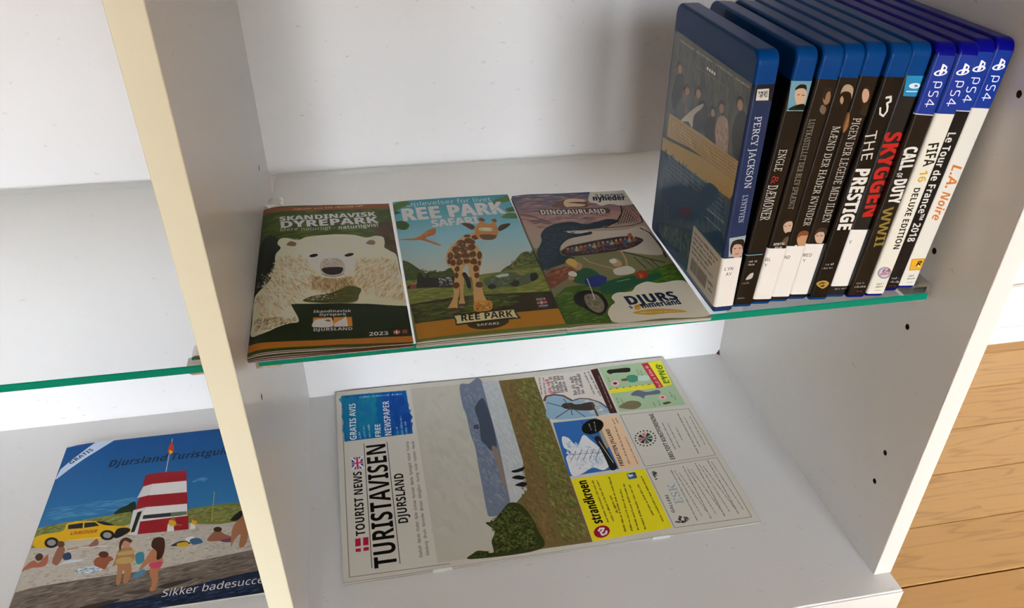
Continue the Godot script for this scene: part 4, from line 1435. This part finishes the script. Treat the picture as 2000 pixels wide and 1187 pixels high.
func build_bookcase() -> void:
	var o := thing("shelving_unit", "white shelving unit with two open compartments and drilled side panels", "shelving unit", Vector3(0, 0, 0))
	var xl := -W - T * 2
	part("base_board", cb(Vector3((xl + W + T) / 2, -0.021, D2 / 2 - 0.002), Vector3(W + T - xl, 0.042, D2 + 0.004), 0.0012), M.melamine, o)
	part("base_edge_band", cb(Vector3((xl + W + T) / 2, -0.0215, D2 + 0.0004), Vector3(W + T - xl, 0.041, 0.0008), 0.0003), M.edge_white, o)
	part("back_panel", bx(Vector3((xl + W + T) / 2, TOP / 2, -0.002), Vector3(W + T - xl, TOP, 0.004)), M.melamine, o)
	panel("divider_panel", -T, [[0.2888, 0.0632, 1.0], [0.2167, 0.2905, 1.0]], M.edge_cream, o, "middle upright panel with a cream front edge")
	panel("side_panel", W, [[0.2838, 0.2920, -1.0], [0.2185, 0.2917, -1.0], [0.1097, 0.3161, -1.0], [0.0774, 0.3161, -1.0], [0.4030, 0.3166, -1.0]], M.edge_white, o, "right upright panel with dark peg holes")
	panel("side_panel", xl, [], M.edge_cream, o, "left upright panel")
	part("top_board", cb(Vector3((xl + W + T) / 2, TOP + 0.011, 0.20), Vector3(W + T - xl + 0.03, 0.022, 0.44), 0.001), M.melamine, o)
	var ch := MB.new()      # the chipped back corner
	ch.tri(Vector3(W - 0.0035, 0.0003, 0.0003), Vector3(W - 0.0003, 0.0003, 0.0045), Vector3(W - 0.0003, 0.0062, 0.0003))
	part("chipped_corner", ch.mesh(), M.chip, o)
	for q in [[0.0, FRONT - 0.012, 1.0], [0.0, 0.078, 1.0], [W, FRONT - 0.014, -1.0], [W, 0.078, -1.0], [-T, FRONT - 0.012, -1.0], [-T, 0.078, -1.0]]:
		shelf_clip(o, q[0], q[1], q[2])

func shelf_clip(o: Node3D, x: float, z: float, s: float) -> void:
	# a C-shaped clip that holds the glass, extruded along z
	var pr := [Vector2(0.0035, -0.0050), Vector2(0.0185, -0.0050), Vector2(0.0215, -0.0030), Vector2(0.0215, -0.0004), Vector2(0.0060, -0.0004), Vector2(0.0060, GT + 0.0006), Vector2(0.0165, GT + 0.0006), Vector2(0.0165, GT + 0.0022), Vector2(0.0140, GT + 0.0040), Vector2(0.0050, GT + 0.0040), Vector2(0.0035, GT + 0.0026)]
	var m := MB.new()
	var h := 0.0065
	var tris := Geometry2D.triangulate_polygon(PackedVector2Array(pr))
	var n := pr.size()
	var pt := func(i: int, k: float) -> Vector3: return Vector3(x + pr[i].x * s, GLASS + pr[i].y, z + k)
	for i in n:
		var j := (i + 1) % n
		if s > 0:
			m.quad(pt.call(i, h), pt.call(i, -h), pt.call(j, -h), pt.call(j, h))
		else:
			m.quad(pt.call(j, h), pt.call(j, -h), pt.call(i, -h), pt.call(i, h))
	for i in range(0, tris.size(), 3):
		for k in [h, -h]:
			var a: Vector3 = pt.call(tris[i], k)
			var b: Vector3 = pt.call(tris[i + 1], k)
			var c: Vector3 = pt.call(tris[i + 2], k)
			if ((b - a).cross(c - a).z > 0) == (k > 0):
				m.tri(a, b, c)
			else:
				m.tri(a, c, b)
	var clip := part("shelf_clip", m.mesh(), M.chrome, o, Vector3.ZERO, "chrome shelf clip")
	var cy := CylinderMesh.new()
	cy.top_radius = 0.0026
	cy.bottom_radius = 0.0026
	cy.height = 0.005
	cy.radial_segments = 16
	var pin := part("pin", cy, M.chrome, clip, Vector3(x + 0.0024 * s, GLASS + GT * 0.5, z))
	pin.rotation.z = PI / 2

func build_glass() -> void:
	for q in [[0.0065, W - 0.0102, "glass shelf carrying the brochures and disc cases", 0.0064], [-W - T + 0.0065, -T - 0.0065, "empty glass shelf left of the middle upright panel", 0.0064]]:
		var o := thing("glass_shelf", "clear %s, green front edge" % q[2], "shelf", Vector3((q[0] + q[1]) / 2, GLASS, FRONT), 0.0, "glass shelves")
		var hx: float = (q[1] - q[0]) / 2
		var zb: float = q[3] - FRONT
		var m := MB.new()
		m.quad(Vector3(-hx, GT, 0), Vector3(hx, GT, 0), Vector3(hx, GT, zb), Vector3(-hx, GT, zb))
		m.quad(Vector3(-hx, 0, zb), Vector3(hx, 0, zb), Vector3(hx, 0, 0), Vector3(-hx, 0, 0))
		part("pane", m.mesh(), M.pane, o)
		var e := MB.new()
		var c := 0.0006
		var rim := MB.new()
		var y0 := 0.0
		# polished edges with small arrises
		for s in [[Vector3(-hx, 0, 0), Vector3(hx, 0, 0), Vector3(0, 0, 1)], [Vector3(hx, 0, 0), Vector3(hx, 0, zb), Vector3(1, 0, 0)], [Vector3(hx, 0, zb), Vector3(-hx, 0, zb), Vector3(0, 0, -1)], [Vector3(-hx, 0, zb), Vector3(-hx, 0, 0), Vector3(-1, 0, 0)]]:
			var a: Vector3 = s[0]
			var b: Vector3 = s[1]
			var n: Vector3 = s[2] * c
			var U := Vector3.UP
			var q2 := e if s[2].z > 0 else rim
			q2.quad(a, b, b + U * c + n, a + U * c + n)
			q2.quad(a + U * c + n, b + U * c + n, b + U * (GT - c) + n, a + U * (GT - c) + n)
			q2.quad(a + U * (GT - c) + n, b + U * (GT - c) + n, b + U * GT, a + U * GT)
		part("rear_edge", rim.mesh(), M.glass_rim, o)
		part("polished_edge", e.mesh(), M.glass_edge, o, Vector3.ZERO, "green polished edge")

# ====================================================================== brochures, magazine, newspapers
# a curved sheet of paper; hf(u, v) is its height, u to the right and v to the front
func sheet(w: float, d: float, hf: Callable, th: float, nx: int, nz: int) -> ArrayMesh:
	var m := MB.new()
	var P := []
	var Nn := []
	var e := 0.0005
	for j in nz + 1:
		for i in nx + 1:
			var u := w * i / nx
			var v := d * j / nz
			P.append(Vector3(u, hf.call(u, v), v))
			Nn.append(Vector3(-(hf.call(u + e, v) - hf.call(u - e, v)) / (2 * e), 1.0, -(hf.call(u, v + e) - hf.call(u, v - e)) / (2 * e)).normalized())
	var dn := Vector3(0, -th, 0)
	var id := func(i: int, j: int) -> int: return j * (nx + 1) + i
	for j in nz:
		for i in nx:
			var q := [id.call(i, j + 1), id.call(i + 1, j + 1), id.call(i + 1, j), id.call(i, j)]
			var us := []
			for t in q:
				us.append(Vector2(P[t].x / w, P[t].z / d))
			m.quad(P[q[0]], P[q[1]], P[q[2]], P[q[3]], [Nn[q[0]], Nn[q[1]], Nn[q[2]], Nn[q[3]]], us)
			m.quad(P[q[3]] + dn, P[q[2]] + dn, P[q[1]] + dn, P[q[0]] + dn, [], [us[3], us[2], us[1], us[0]])
	var rim := []
	for i in nx:
		rim.append([id.call(i, nz), id.call(i + 1, nz)])
		rim.append([id.call(i + 1, 0), id.call(i, 0)])
	for j in nz:
		rim.append([id.call(nx, j + 1), id.call(nx, j)])
		rim.append([id.call(0, j), id.call(0, j + 1)])
	for q in rim:
		var ua := Vector2(P[q[0]].x / w, P[q[0]].z / d)
		var ub := Vector2(P[q[1]].x / w, P[q[1]].z / d)
		m.quad(P[q[0]] + dn, P[q[1]] + dn, P[q[1]], P[q[0]], [], [ua, ub, ub, ua])
	return m.mesh()

func table(xs: Array, ys: Array, x: float) -> float:
	if x <= xs[0]:
		return ys[0]
	for i in range(1, xs.size()):
		if x <= xs[i]:
			var t: float = (x - xs[i - 1]) / (xs[i] - xs[i - 1])
			t = lerpf(t, t * t * (3 - 2 * t), 0.6)
			return lerpf(ys[i - 1], ys[i], t)
	return ys[-1]

# a pile of copies of one booklet: each copy is a cover, leaves and a back cover
func pile(called: String, labels: Array, group: String, category: String, at: Vector3, turn: float, w: float, d: float, prof: Callable, copies: int, leaves: int, cover: Material, leaf_mats: Array, sd: int, nx := 14, nz := 3, paper := 0.00016) -> void:
	var r := RandomNumberGenerator.new()
	r.seed = sd
	var J := copies * (leaves + 2)
	for k in range(copies - 1, -1, -1):
		var off := Vector3.ZERO if k == copies - 1 else Vector3(r.randf_range(-0.0006, 0.0006), 0, r.randf_range(-0.0004, 0.0010))
		var o := thing(called, labels[copies - 1 - k], category, at + off, turn if k == copies - 1 else turn + r.randf_range(-0.003, 0.003), group if copies > 1 else "")
		for s in leaves + 2:
			var f := float(k * (leaves + 2) + s + 1) / J
			var wob := r.randf_range(-0.35, 0.35) if s > 0 and s < leaves + 1 else 0.0
			var ph := r.randf() * 6.0
			var hf := func(u: float, v: float) -> float:
				var h: float = prof.call(u, v)
				return maxf(h * f + wob * h / J * sin(u * 60.0 + ph) , paper + 0.00005)
			var inset := 0.0 if s == leaves + 1 or s == 0 else r.randf_range(0.0002, 0.0009)
			var ms := sheet(w - inset, d - inset, hf, paper, nx, nz)
			var nm := "cover" if s == leaves + 1 else ("back_cover" if s == 0 else "page")
			part(nm, ms, cover if s == leaves + 1 else leaf_mats[(s + k) % leaf_mats.size()], o)

func build_printed_matter() -> void:
	var y := GLASS + GT
	var c := canvas(1025, 2185, 0.6)
	art_zoo(c)
	pile("brochure", ["brochure with a white bear cub on a dark green cover, topmost of its pile", "bear cub brochure in the middle of its pile, edge showing", "bear cub brochure at the bottom of its pile on the glass"], "bear cub brochures", "brochure", Vector3(0.0010, y, 0.0965), 0.0, 0.1025, 0.2185, func(u, _v): return table([0.0, 0.008, 0.02, 0.05, 0.075, 0.1025], [0.0045, 0.0068, 0.007, 0.0055, 0.0042, 0.003], u), 3, 3, print_mat(c, 0.32), [M.page, M.page_red, M.page, M.page_red], 3, 18)
	c = canvas(990, 2195, 0.6)
	art_ree(c)
	pile("brochure", ["brochure with a young giraffe under a blue sky, topmost of its pile", "giraffe brochure in the middle of its pile, edge showing", "giraffe brochure at the bottom of its pile on the glass"], "giraffe brochures", "brochure", Vector3(0.1066, y, 0.0972), -0.006, 0.0990, 0.2195, func(u, _v): return table([0.0, 0.01, 0.05, 0.099], [0.0042, 0.0048, 0.0050, 0.0046], u), 3, 4, print_mat(c, 0.32), [M.page, M.page_grey, M.page], 4)
	c = canvas(1010, 2160, 0.6)
	art_dj(c)
	pile("brochure", ["brochure with a dark dinosaur and a white cloud, next to the film cases", "dinosaur brochure lying under its twin on the glass"], "dinosaur brochures", "brochure", Vector3(0.2087, y, 0.1012), -0.0195, 0.1010, 0.2160, func(u, v): return table([0.0, 0.012, 0.05, 0.101], [0.0040, 0.0048, 0.0036, 0.0024], u) + 0.0016 * pow(clampf(u / 0.101 - 0.25, 0, 1), 2.0) * pow(clampf(1.0 - v / 0.1, 0, 1), 2.0), 2, 3, print_mat(c, 0.32), [M.page, M.page, M.page_grey], 5, 14, 8)
	c = canvas(2235, 2320, 0.5)
	art_mag(c)
	pile("magazine", ["tourist guide magazine with a beach and a red and white lifeguard tower"], "", "magazine", Vector3(-0.2415, 0.0002, 0.0430), 0.0, 0.2235, 0.2320, func(u, _v): return table([0.0, 0.006, 0.022, 0.2235], [0.0012, 0.0028, 0.0040, 0.0036], u), 1, 6, print_mat(c, 0.30), [M.page], 6, 20)
	c = canvas(3840, 2750, 0.47)
	art_news(c)
	var np := print_mat(c, 0.88)
	pile("newspaper", ["free newspaper with a coast photograph and small adverts, upper copy", "newspaper underneath the upper copy, only its white edge showing"], "newspapers on the base board", "newspaper", Vector3(0.0293, 0.0002, 0.0025), 0.0, 0.3840, 0.2750, func(u, v): return 0.0045 + 0.0010 * sin(u * 19.0 + 1.0) * pow(clampf(1.0 - v / 0.275, 0, 1), 2.0) - 0.0012 * pow(clampf(v / 0.275, 0, 1), 12.0), 2, 3, np, [M.newsprint], 8, 20, 10)
	var top_paper := get_node("newspaper")
	for q in [0.0850, 0.2860]:
		part("clear_tape", bx(Vector3(q, 0.0022, 0.2754), Vector3(0.017, 0.0036, 0.0002)), M.tape, top_paper, Vector3.ZERO, "strip of clear tape over the fold")

# ====================================================================== disc cases
const CT := 0.0141
const CH := 0.1715
const CD := 0.1340

# the plastic shell: rounded outline in y/z, edges rounded along x; origin at the middle of the bottom front edge
func case_shell() -> ArrayMesh:
	var m := MB.new()
	var outline := func(inset: float) -> PackedVector2Array:
		var r := PackedVector2Array()
		for q in [[-0.0075, 0.0075 , 0.0], [-CD + 0.0085, 0.0085, 0.5], [-CD + 0.005, 0.005, 1.0], [-0.003, 0.003, 1.5]]:
			var rad: float = q[1]
			var cy := CH - rad if q[2] < 0.8 else rad
			for i in 7:
				var a: float = (q[2] + i / 12.0) * PI
				r.append(Vector2(q[0] + (rad - inset) * cos(a), cy + (rad - inset) * sin(a)))
		return r
	var e := 0.0019
	var rings := []
	for q in [-1.0, 1.0]:
		for i in 6:
			var a := (i if q < 0 else 5 - i) / 5.0 * PI / 2
			rings.append([q * (CT / 2 - e + e * cos(a)), e * (1.0 - sin(a))])
	var P := []
	for g in rings:
		var o: PackedVector2Array = outline.call(g[1])
		var row := []
		for v in o:
			row.append(Vector3(g[0], v.y, v.x))
		P.append(row)
	var n: int = P[0].size()
	var nrm := func(k: int, i: int) -> Vector3:
		var g = rings[k]
		var o0: Vector3 = P[k][(i + n - 1) % n]
		var o1: Vector3 = P[k][(i + 1) % n]
		var t := (o1 - o0)
		var out := Vector3(0, -t.z, t.y).normalized()
		out = Vector3(0, out.y, out.z)
		if out.dot(P[k][i] - Vector3(0, CH / 2, -CD / 2)) < 0:
			out = -out
		var s := clampf((absf(g[0]) - (CT / 2 - e)) / e, 0.0, 1.0)
		return (out * sqrt(1 - s * s) + Vector3(signf(g[0]) * s, 0, 0)).normalized()
	for k in rings.size() - 1:
		for i in n:
			var j := (i + 1) % n
			m.quad(P[k][i], P[k + 1][i], P[k + 1][j], P[k][j], [nrm.call(k, i), nrm.call(k + 1, i), nrm.call(k + 1, j), nrm.call(k, j)])
	for q in [0, rings.size() - 1]:
		var ce := Vector3(P[q][0].x, CH / 2, -CD / 2)
		for i in n:
			var j := (i + 1) % n
			if q == 0:
				m.tri(ce, P[q][i], P[q][j])
			else:
				m.tri(ce, P[q][j], P[q][i])
	return m.mesh()

# paper behind the clear film, bent round the spine: from the left face round to the right face
func wrap_sheet(ya: float, yb: float, lift: float, from_left: float, to_right: float) -> ArrayMesh:
	var m := MB.new()
	var e := 0.0019
	var path := []
	var x := CT / 2 + lift
	if from_left > 0:
		path.append([Vector2(-x, -e - from_left), Vector2(-1, 0)])
	for i in 7:
		var a := PI - i / 6.0 * PI / 2
		path.append([Vector2(-CT / 2 + e + (e + lift) * cos(a), -e + (e + lift) * sin(a)), Vector2(cos(a), sin(a))])
	for i in 7:
		var a := PI / 2 - i / 6.0 * PI / 2
		path.append([Vector2(CT / 2 - e + (e + lift) * cos(a), -e + (e + lift) * sin(a)), Vector2(cos(a), sin(a))])
	if to_right > 0:
		path.append([Vector2(x, -e - to_right), Vector2(1, 0)])
	for i in path.size() - 1:
		var a: Vector2 = path[i][0]
		var b: Vector2 = path[i + 1][0]
		var na := Vector3(path[i][1].x, 0, path[i][1].y)
		var nb := Vector3(path[i + 1][1].x, 0, path[i + 1][1].y)
		var ua := a.x / CT + 0.5
		var ub := b.x / CT + 0.5
		m.quad(Vector3(a.x, ya, a.y), Vector3(b.x, ya, b.y), Vector3(b.x, yb, b.y), Vector3(a.x, yb, a.y), [na, nb, nb, na], [Vector2(ua, 1), Vector2(ub, 1), Vector2(ub, 0), Vector2(ua, 0)])
	return m.mesh()

func side_sheet(ya: float, yb: float, za: float, zb: float, lift: float, sgn: float) -> ArrayMesh:
	var m := MB.new()
	var x := (CT / 2 + lift) * sgn
	if sgn < 0:
		m.quad(Vector3(x, ya, za), Vector3(x, ya, zb), Vector3(x, yb, zb), Vector3(x, yb, za), [], [Vector2(0, 1), Vector2(1, 1), Vector2(1, 0), Vector2(0, 0)])
	else:
		m.quad(Vector3(x, ya, zb), Vector3(x, ya, za), Vector3(x, yb, za), Vector3(x, yb, zb), [], [Vector2(0, 1), Vector2(1, 1), Vector2(1, 0), Vector2(0, 0)])
	return m.mesh()

func spine_label(lines: Array) -> StandardMaterial3D:
	var c := canvas(140, 430, 1.2)
	c.p("d2cdc4", [0, 0, 140, 0, 140, 430, 0, 430])
	var v := 105
	for l in lines:
		if l[0]:
			c.t(l[0], [l[1], v, l[1] + 22 * l[0].length(), v, l[1], v - 27], "2c2a28", "m", 0.0)
		v += 46
	return print_mat(c, 0.45)

func barcode_label() -> StandardMaterial3D:
	var c := canvas(500, 430, 1.0)
	c.p("d2cdc4", [0, 0, 500, 0, 500, 430, 0, 430])
	for i in 5:
		c.x([30, 60 + i * 42, 460 - (i * 37) % 120, 60 + i * 42, 30, 34 + i * 42], "3c3a36", 400 + i)
	var r := RandomNumberGenerator.new()
	r.seed = 12
	var x := 50.0
	while x < 330:
		var w := r.randf_range(3, 9)
		c.p("22201e", [x, 268, x + w, 268, x + w, 380, x, 380])
		x += w + r.randf_range(3, 8)
	c.x([350, 300, 470, 300, 350, 270], "3c3a36", 410)
	c.x([380, 350, 470, 350, 380, 322], "3c3a36", 411)
	return print_mat(c, 0.45)

func build_cases() -> void:
	var shell := case_shell()
	var y := GLASS + GT
	# left edge at the bottom, spine depth, lean in degrees, sleeve top, game case?, label top and words, description
	var rows := [
		[0.3100, 0.3110, 0.0, false, "navy", [0.0420, [["LYN", 22], ["AY", 40]]], "first upright film case with a navy spine and its picture back facing left"],
		[0.3255, 0.3085, 3.4, false, "black", [], "film case with a man's face on pale blue atop its black spine"],
		[0.3398, 0.3075, 4.4, false, "black", [0.0440, [["BL", 4], ["Y", 8]]], "film case with a dark brown spine and dim grey title, third in the row"],
		[0.3540, 0.3065, 4.4, false, "black", [0.0440, [["ND", 6], ["", 6]]], "film case with a hooded head at the top of its spine, fourth in the row"],
		[0.3684, 0.3058, 4.4, false, "black", [0.0440, [["MED", 4], ["Y", 14]]], "film case with a dark haired woman on its spine, fifth in the row"],
		[0.3827, 0.3092, 4.4, false, "black", [], "film case with a bold white title and a gold shield on its black spine"],
		[0.3970, 0.3078, 4.4, false, "black", [0.0530, [["Y", 20]]], "film case with a large red title and a light blue top on its spine"],
		[0.4113, 0.3108, 4.5, true, "black", [], "game case with a white and olive title on black, leftmost of the game cases"],
		[0.4256, 0.3115, 4.6, true, "white", [], "game case with black and gold lettering on a white spine"],
		[0.4400, 0.3065, 4.7, true, "black", [], "game case with plain white lettering on a black spine, second from the right panel"],
		[0.4545, 0.3048, 4.9, true, "white", [], "game case with orange lettering and a yellow badge, against the right panel"],
	]
	var art := [art_s1, art_s2, art_s3, art_s4, art_s5, art_s6, art_s7, art_s8, art_s9, art_s10, art_s11]
	var plain := {"navy": mat(Color(0.09, 0.14, 0.26), 0.2), "black": mat(Color(0.06, 0.055, 0.05), 0.2), "white": mat(Color(0.80, 0.78, 0.72), 0.2)}
	for i in rows.size():
		var q: Array = rows[i]
		var a := deg_to_rad(q[2])
		# leaning to the right, a case stands on its right bottom edge
		var o := thing("game_case" if q[3] else "film_case", q[6], "disc case", Vector3(q[0] + CT / 2 * cos(a), y + CT / 2 * sin(a) + 0.0001, q[1]), 0.0, "game cases on the glass shelf" if q[3] else "film cases on the glass shelf")
		o.rotation.z = -a
		part("shell", shell, M.case_game if q[3] else M.case_blue, o, Vector3.ZERO, "translucent blue plastic shell")
		var top := 0.1650 if q[3] else 0.1535
		var c := canvas(140, 1620 if q[3] else 1505, 0.9)
		art[i].call(c)
		part("spine_insert", wrap_sheet(0.003, top, 0.00015, 0.0, 0.0), print_mat(c, 0.2, 0.4), o)
		var back: Material = plain[q[4]]
		if i == 0:
			var b := canvas(1330, 1505, 0.5)
			art_percy(b)
			back = print_mat(b, 0.2, 0.35)
		part("back_cover_insert", side_sheet(0.003, top, -CD + 0.0035, -0.0019, 0.00015, -1.0), back, o)
		part("front_cover_insert", side_sheet(0.003, top, -CD + 0.0035, -0.0019, 0.00015, 1.0), plain[q[4]], o)
		if q[5]:
			part("spine_label", wrap_sheet(0.0052 if i != 6 else 0.0100, q[5][0], 0.00030, 0.0, 0.0), spine_label(q[5][1]), o, Vector3.ZERO, "white paper spine label")
			if i == 0:
				part("barcode_label", side_sheet(0.0052, q[5][0], -0.052, -0.0019, 0.00030, -1.0), barcode_label(), o, Vector3.ZERO, "white label with a barcode")

# ====================================================================== the photographer, who shades the upper left of the shelf
func build_photographer() -> void:
	var bones := [   # from, to, radius at each end
		[Vector3(0.10, 0.70, 1.44), Vector3(0.10, 0.84, 1.33), 0.150, 0.135], [Vector3(0.10, 0.84, 1.33), Vector3(0.10, 1.00, 1.17), 0.135, 0.150],
		[Vector3(-0.06, 1.03, 1.13), Vector3(0.26, 1.03, 1.13), 0.075, 0.075], [Vector3(0.10, 1.08, 1.08), Vector3(0.10, 1.09, 1.01), 0.058, 0.054],
		[Vector3(0.10, 1.13, 0.98), Vector3(0.10, 1.04, 0.92), 0.092, 0.070], [Vector3(0.10, 1.07, 0.89), Vector3(0.10, 1.055, 0.875), 0.018, 0.012],
		[Vector3(-0.08, 1.01, 1.12), Vector3(-0.17, 0.76, 1.06), 0.055, 0.043], [Vector3(-0.17, 0.76, 1.06), Vector3(0.00, 0.64, 0.86), 0.042, 0.029],
		[Vector3(0.28, 1.01, 1.12), Vector3(0.36, 0.76, 1.06), 0.055, 0.043], [Vector3(0.36, 0.76, 1.06), Vector3(0.19, 0.64, 0.87), 0.042, 0.029],
		[Vector3(0.00, 0.64, 0.86), Vector3(0.02, 0.59, 0.815), 0.036, 0.034], [Vector3(0.19, 0.64, 0.87), Vector3(0.17, 0.58, 0.825), 0.036, 0.034],
		[Vector3(0.02, 0.70, 1.44), Vector3(-0.03, 0.40, 1.20), 0.098, 0.064], [Vector3(-0.03, 0.40, 1.20), Vector3(-0.03, 0.05, 1.42), 0.062, 0.042],
		[Vector3(0.18, 0.70, 1.44), Vector3(0.23, 0.40, 1.20), 0.098, 0.064], [Vector3(0.23, 0.40, 1.20), Vector3(0.23, 0.05, 1.42), 0.062, 0.042],
		[Vector3(-0.03, 0.002, 1.46), Vector3(-0.04, -0.008, 1.26), 0.044, 0.034], [Vector3(0.23, 0.002, 1.46), Vector3(0.24, -0.008, 1.26), 0.044, 0.034],
	]
	for s in [-1.0, 1.0]:      # fingers round the edges of the phone
		var hx: float = 0.095 + s * 0.075
		for i in 4:
			var y := 0.600 - i * 0.020
			var z := 0.812 - i * 0.016
			bones.append([Vector3(hx, y, z + 0.010), Vector3(hx - s * 0.012, y + 0.002, z - 0.012), 0.0100, 0.0085])
		bones.append([Vector3(hx, 0.560, 0.815), Vector3(hx - s * 0.035, 0.590, 0.822), 0.0115, 0.0095])
	var lo := Vector3(-0.28, -0.06, 0.74)
	var h := 0.014
	var nx := 54
	var ny := 96
	var nz := 64
	var f := PackedFloat32Array()
	f.resize(nx * ny * nz)
	f.fill(1.0)
	for b in bones:
		var a: Vector3 = b[0]
		var d: Vector3 = b[1] - a
		var rr: float = maxf(b[2], b[3]) + 0.05
		var p0: Vector3 = ((a.min(b[1]) - Vector3.ONE * rr - lo) / h).floor().max(Vector3.ZERO)
		var p1: Vector3 = ((a.max(b[1]) + Vector3.ONE * rr - lo) / h).ceil().min(Vector3(nx - 1, ny - 1, nz - 1))
		var dd := d.length_squared()
		var kk: float = 0.03 if b[2] > 0.03 else 0.006
		for iz in range(int(p0.z), int(p1.z) + 1):
			for iy in range(int(p0.y), int(p1.y) + 1):
				for ix in range(int(p0.x), int(p1.x) + 1):
					var q := lo + Vector3(ix, iy, iz) * h - a
					var t := clampf(q.dot(d) / dd, 0.0, 1.0)
					var v: float = (q - d * t).length() - lerpf(b[2], b[3], t)
					var id := (iz * ny + iy) * nx + ix
					var o := f[id]
					var m := maxf(kk - absf(o - v), 0.0) / kk
					f[id] = minf(o, v) - m * m * kk * 0.25
	# surface nets
	var at := {}
	var step := [1, nx, nx * ny]
	var cell := func(ix: int, iy: int, iz: int) -> Vector3:
		var key := (iz * ny + iy) * nx + ix
		if at.has(key):
			return at[key]
		var s := Vector3.ZERO
		var n := 0
		for e in [[0, 0], [0, 1], [0, 2], [0, 3], [1, 0], [1, 1], [1, 2], [1, 3], [2, 0], [2, 1], [2, 2], [2, 3]]:
			var ax: int = e[0]
			var c := [0, 0, 0]
			c[(ax + 1) % 3] = e[1] & 1
			c[(ax + 2) % 3] = e[1] >> 1
			var k0: int = key + c[0] + c[1] * nx + c[2] * nx * ny
			var va := f[k0]
			var vb: float = f[k0 + step[ax]]
			if (va < 0) != (vb < 0):
				var p := Vector3(ix + c[0], iy + c[1], iz + c[2])
				p[ax] += va / (va - vb)
				s += p
				n += 1
		at[key] = lo + s / maxi(n, 1) * h
		return at[key]
	var mb := MB.new()
	for iz in range(1, nz - 1):
		for iy in range(1, ny - 1):
			for ix in range(1, nx - 1):
				var k := (iz * ny + iy) * nx + ix
				for ax in 3:
					var a := f[k] < 0
					if a == (f[k + step[ax]] < 0):
						continue
					var q := []
					for o in [[0, 0], [1, 0], [1, 1], [0, 1]]:
						var c := [ix, iy, iz]
						c[(ax + 1) % 3] -= o[0]
						c[(ax + 2) % 3] -= o[1]
						q.append(cell.call(c[0], c[1], c[2]))
					if a:
						mb.quad(q[2], q[3], q[0], q[1])
					else:
						mb.quad(q[2], q[1], q[0], q[3])
	var o := thing("person", "person in dark clothing bending forward with a phone in both hands", "person")
	part("body", mb.mesh(), mat(Color(0.30, 0.29, 0.31), 0.85), o)
	var ph := thing("phone", "dark phone held in front of the shelving unit by the person", "phone", Vector3(0.0808, 0.5531, 0.7589))
	ph.rotation_order = EULER_ORDER_YXZ
	ph.rotation = Vector3(-0.6516, -0.2213, 0.0219)
	part("case", cb(Vector3(0.055, -0.020, 0.010), Vector3(0.150, 0.074, 0.008), 0.003), mat(Color(0.05, 0.05, 0.06), 0.4), ph)
	part("screen", cb(Vector3(0.055, -0.020, 0.0143), Vector3(0.142, 0.066, 0.0008), 0.0003), mat(Color(0.02, 0.02, 0.02), 0.1), ph)
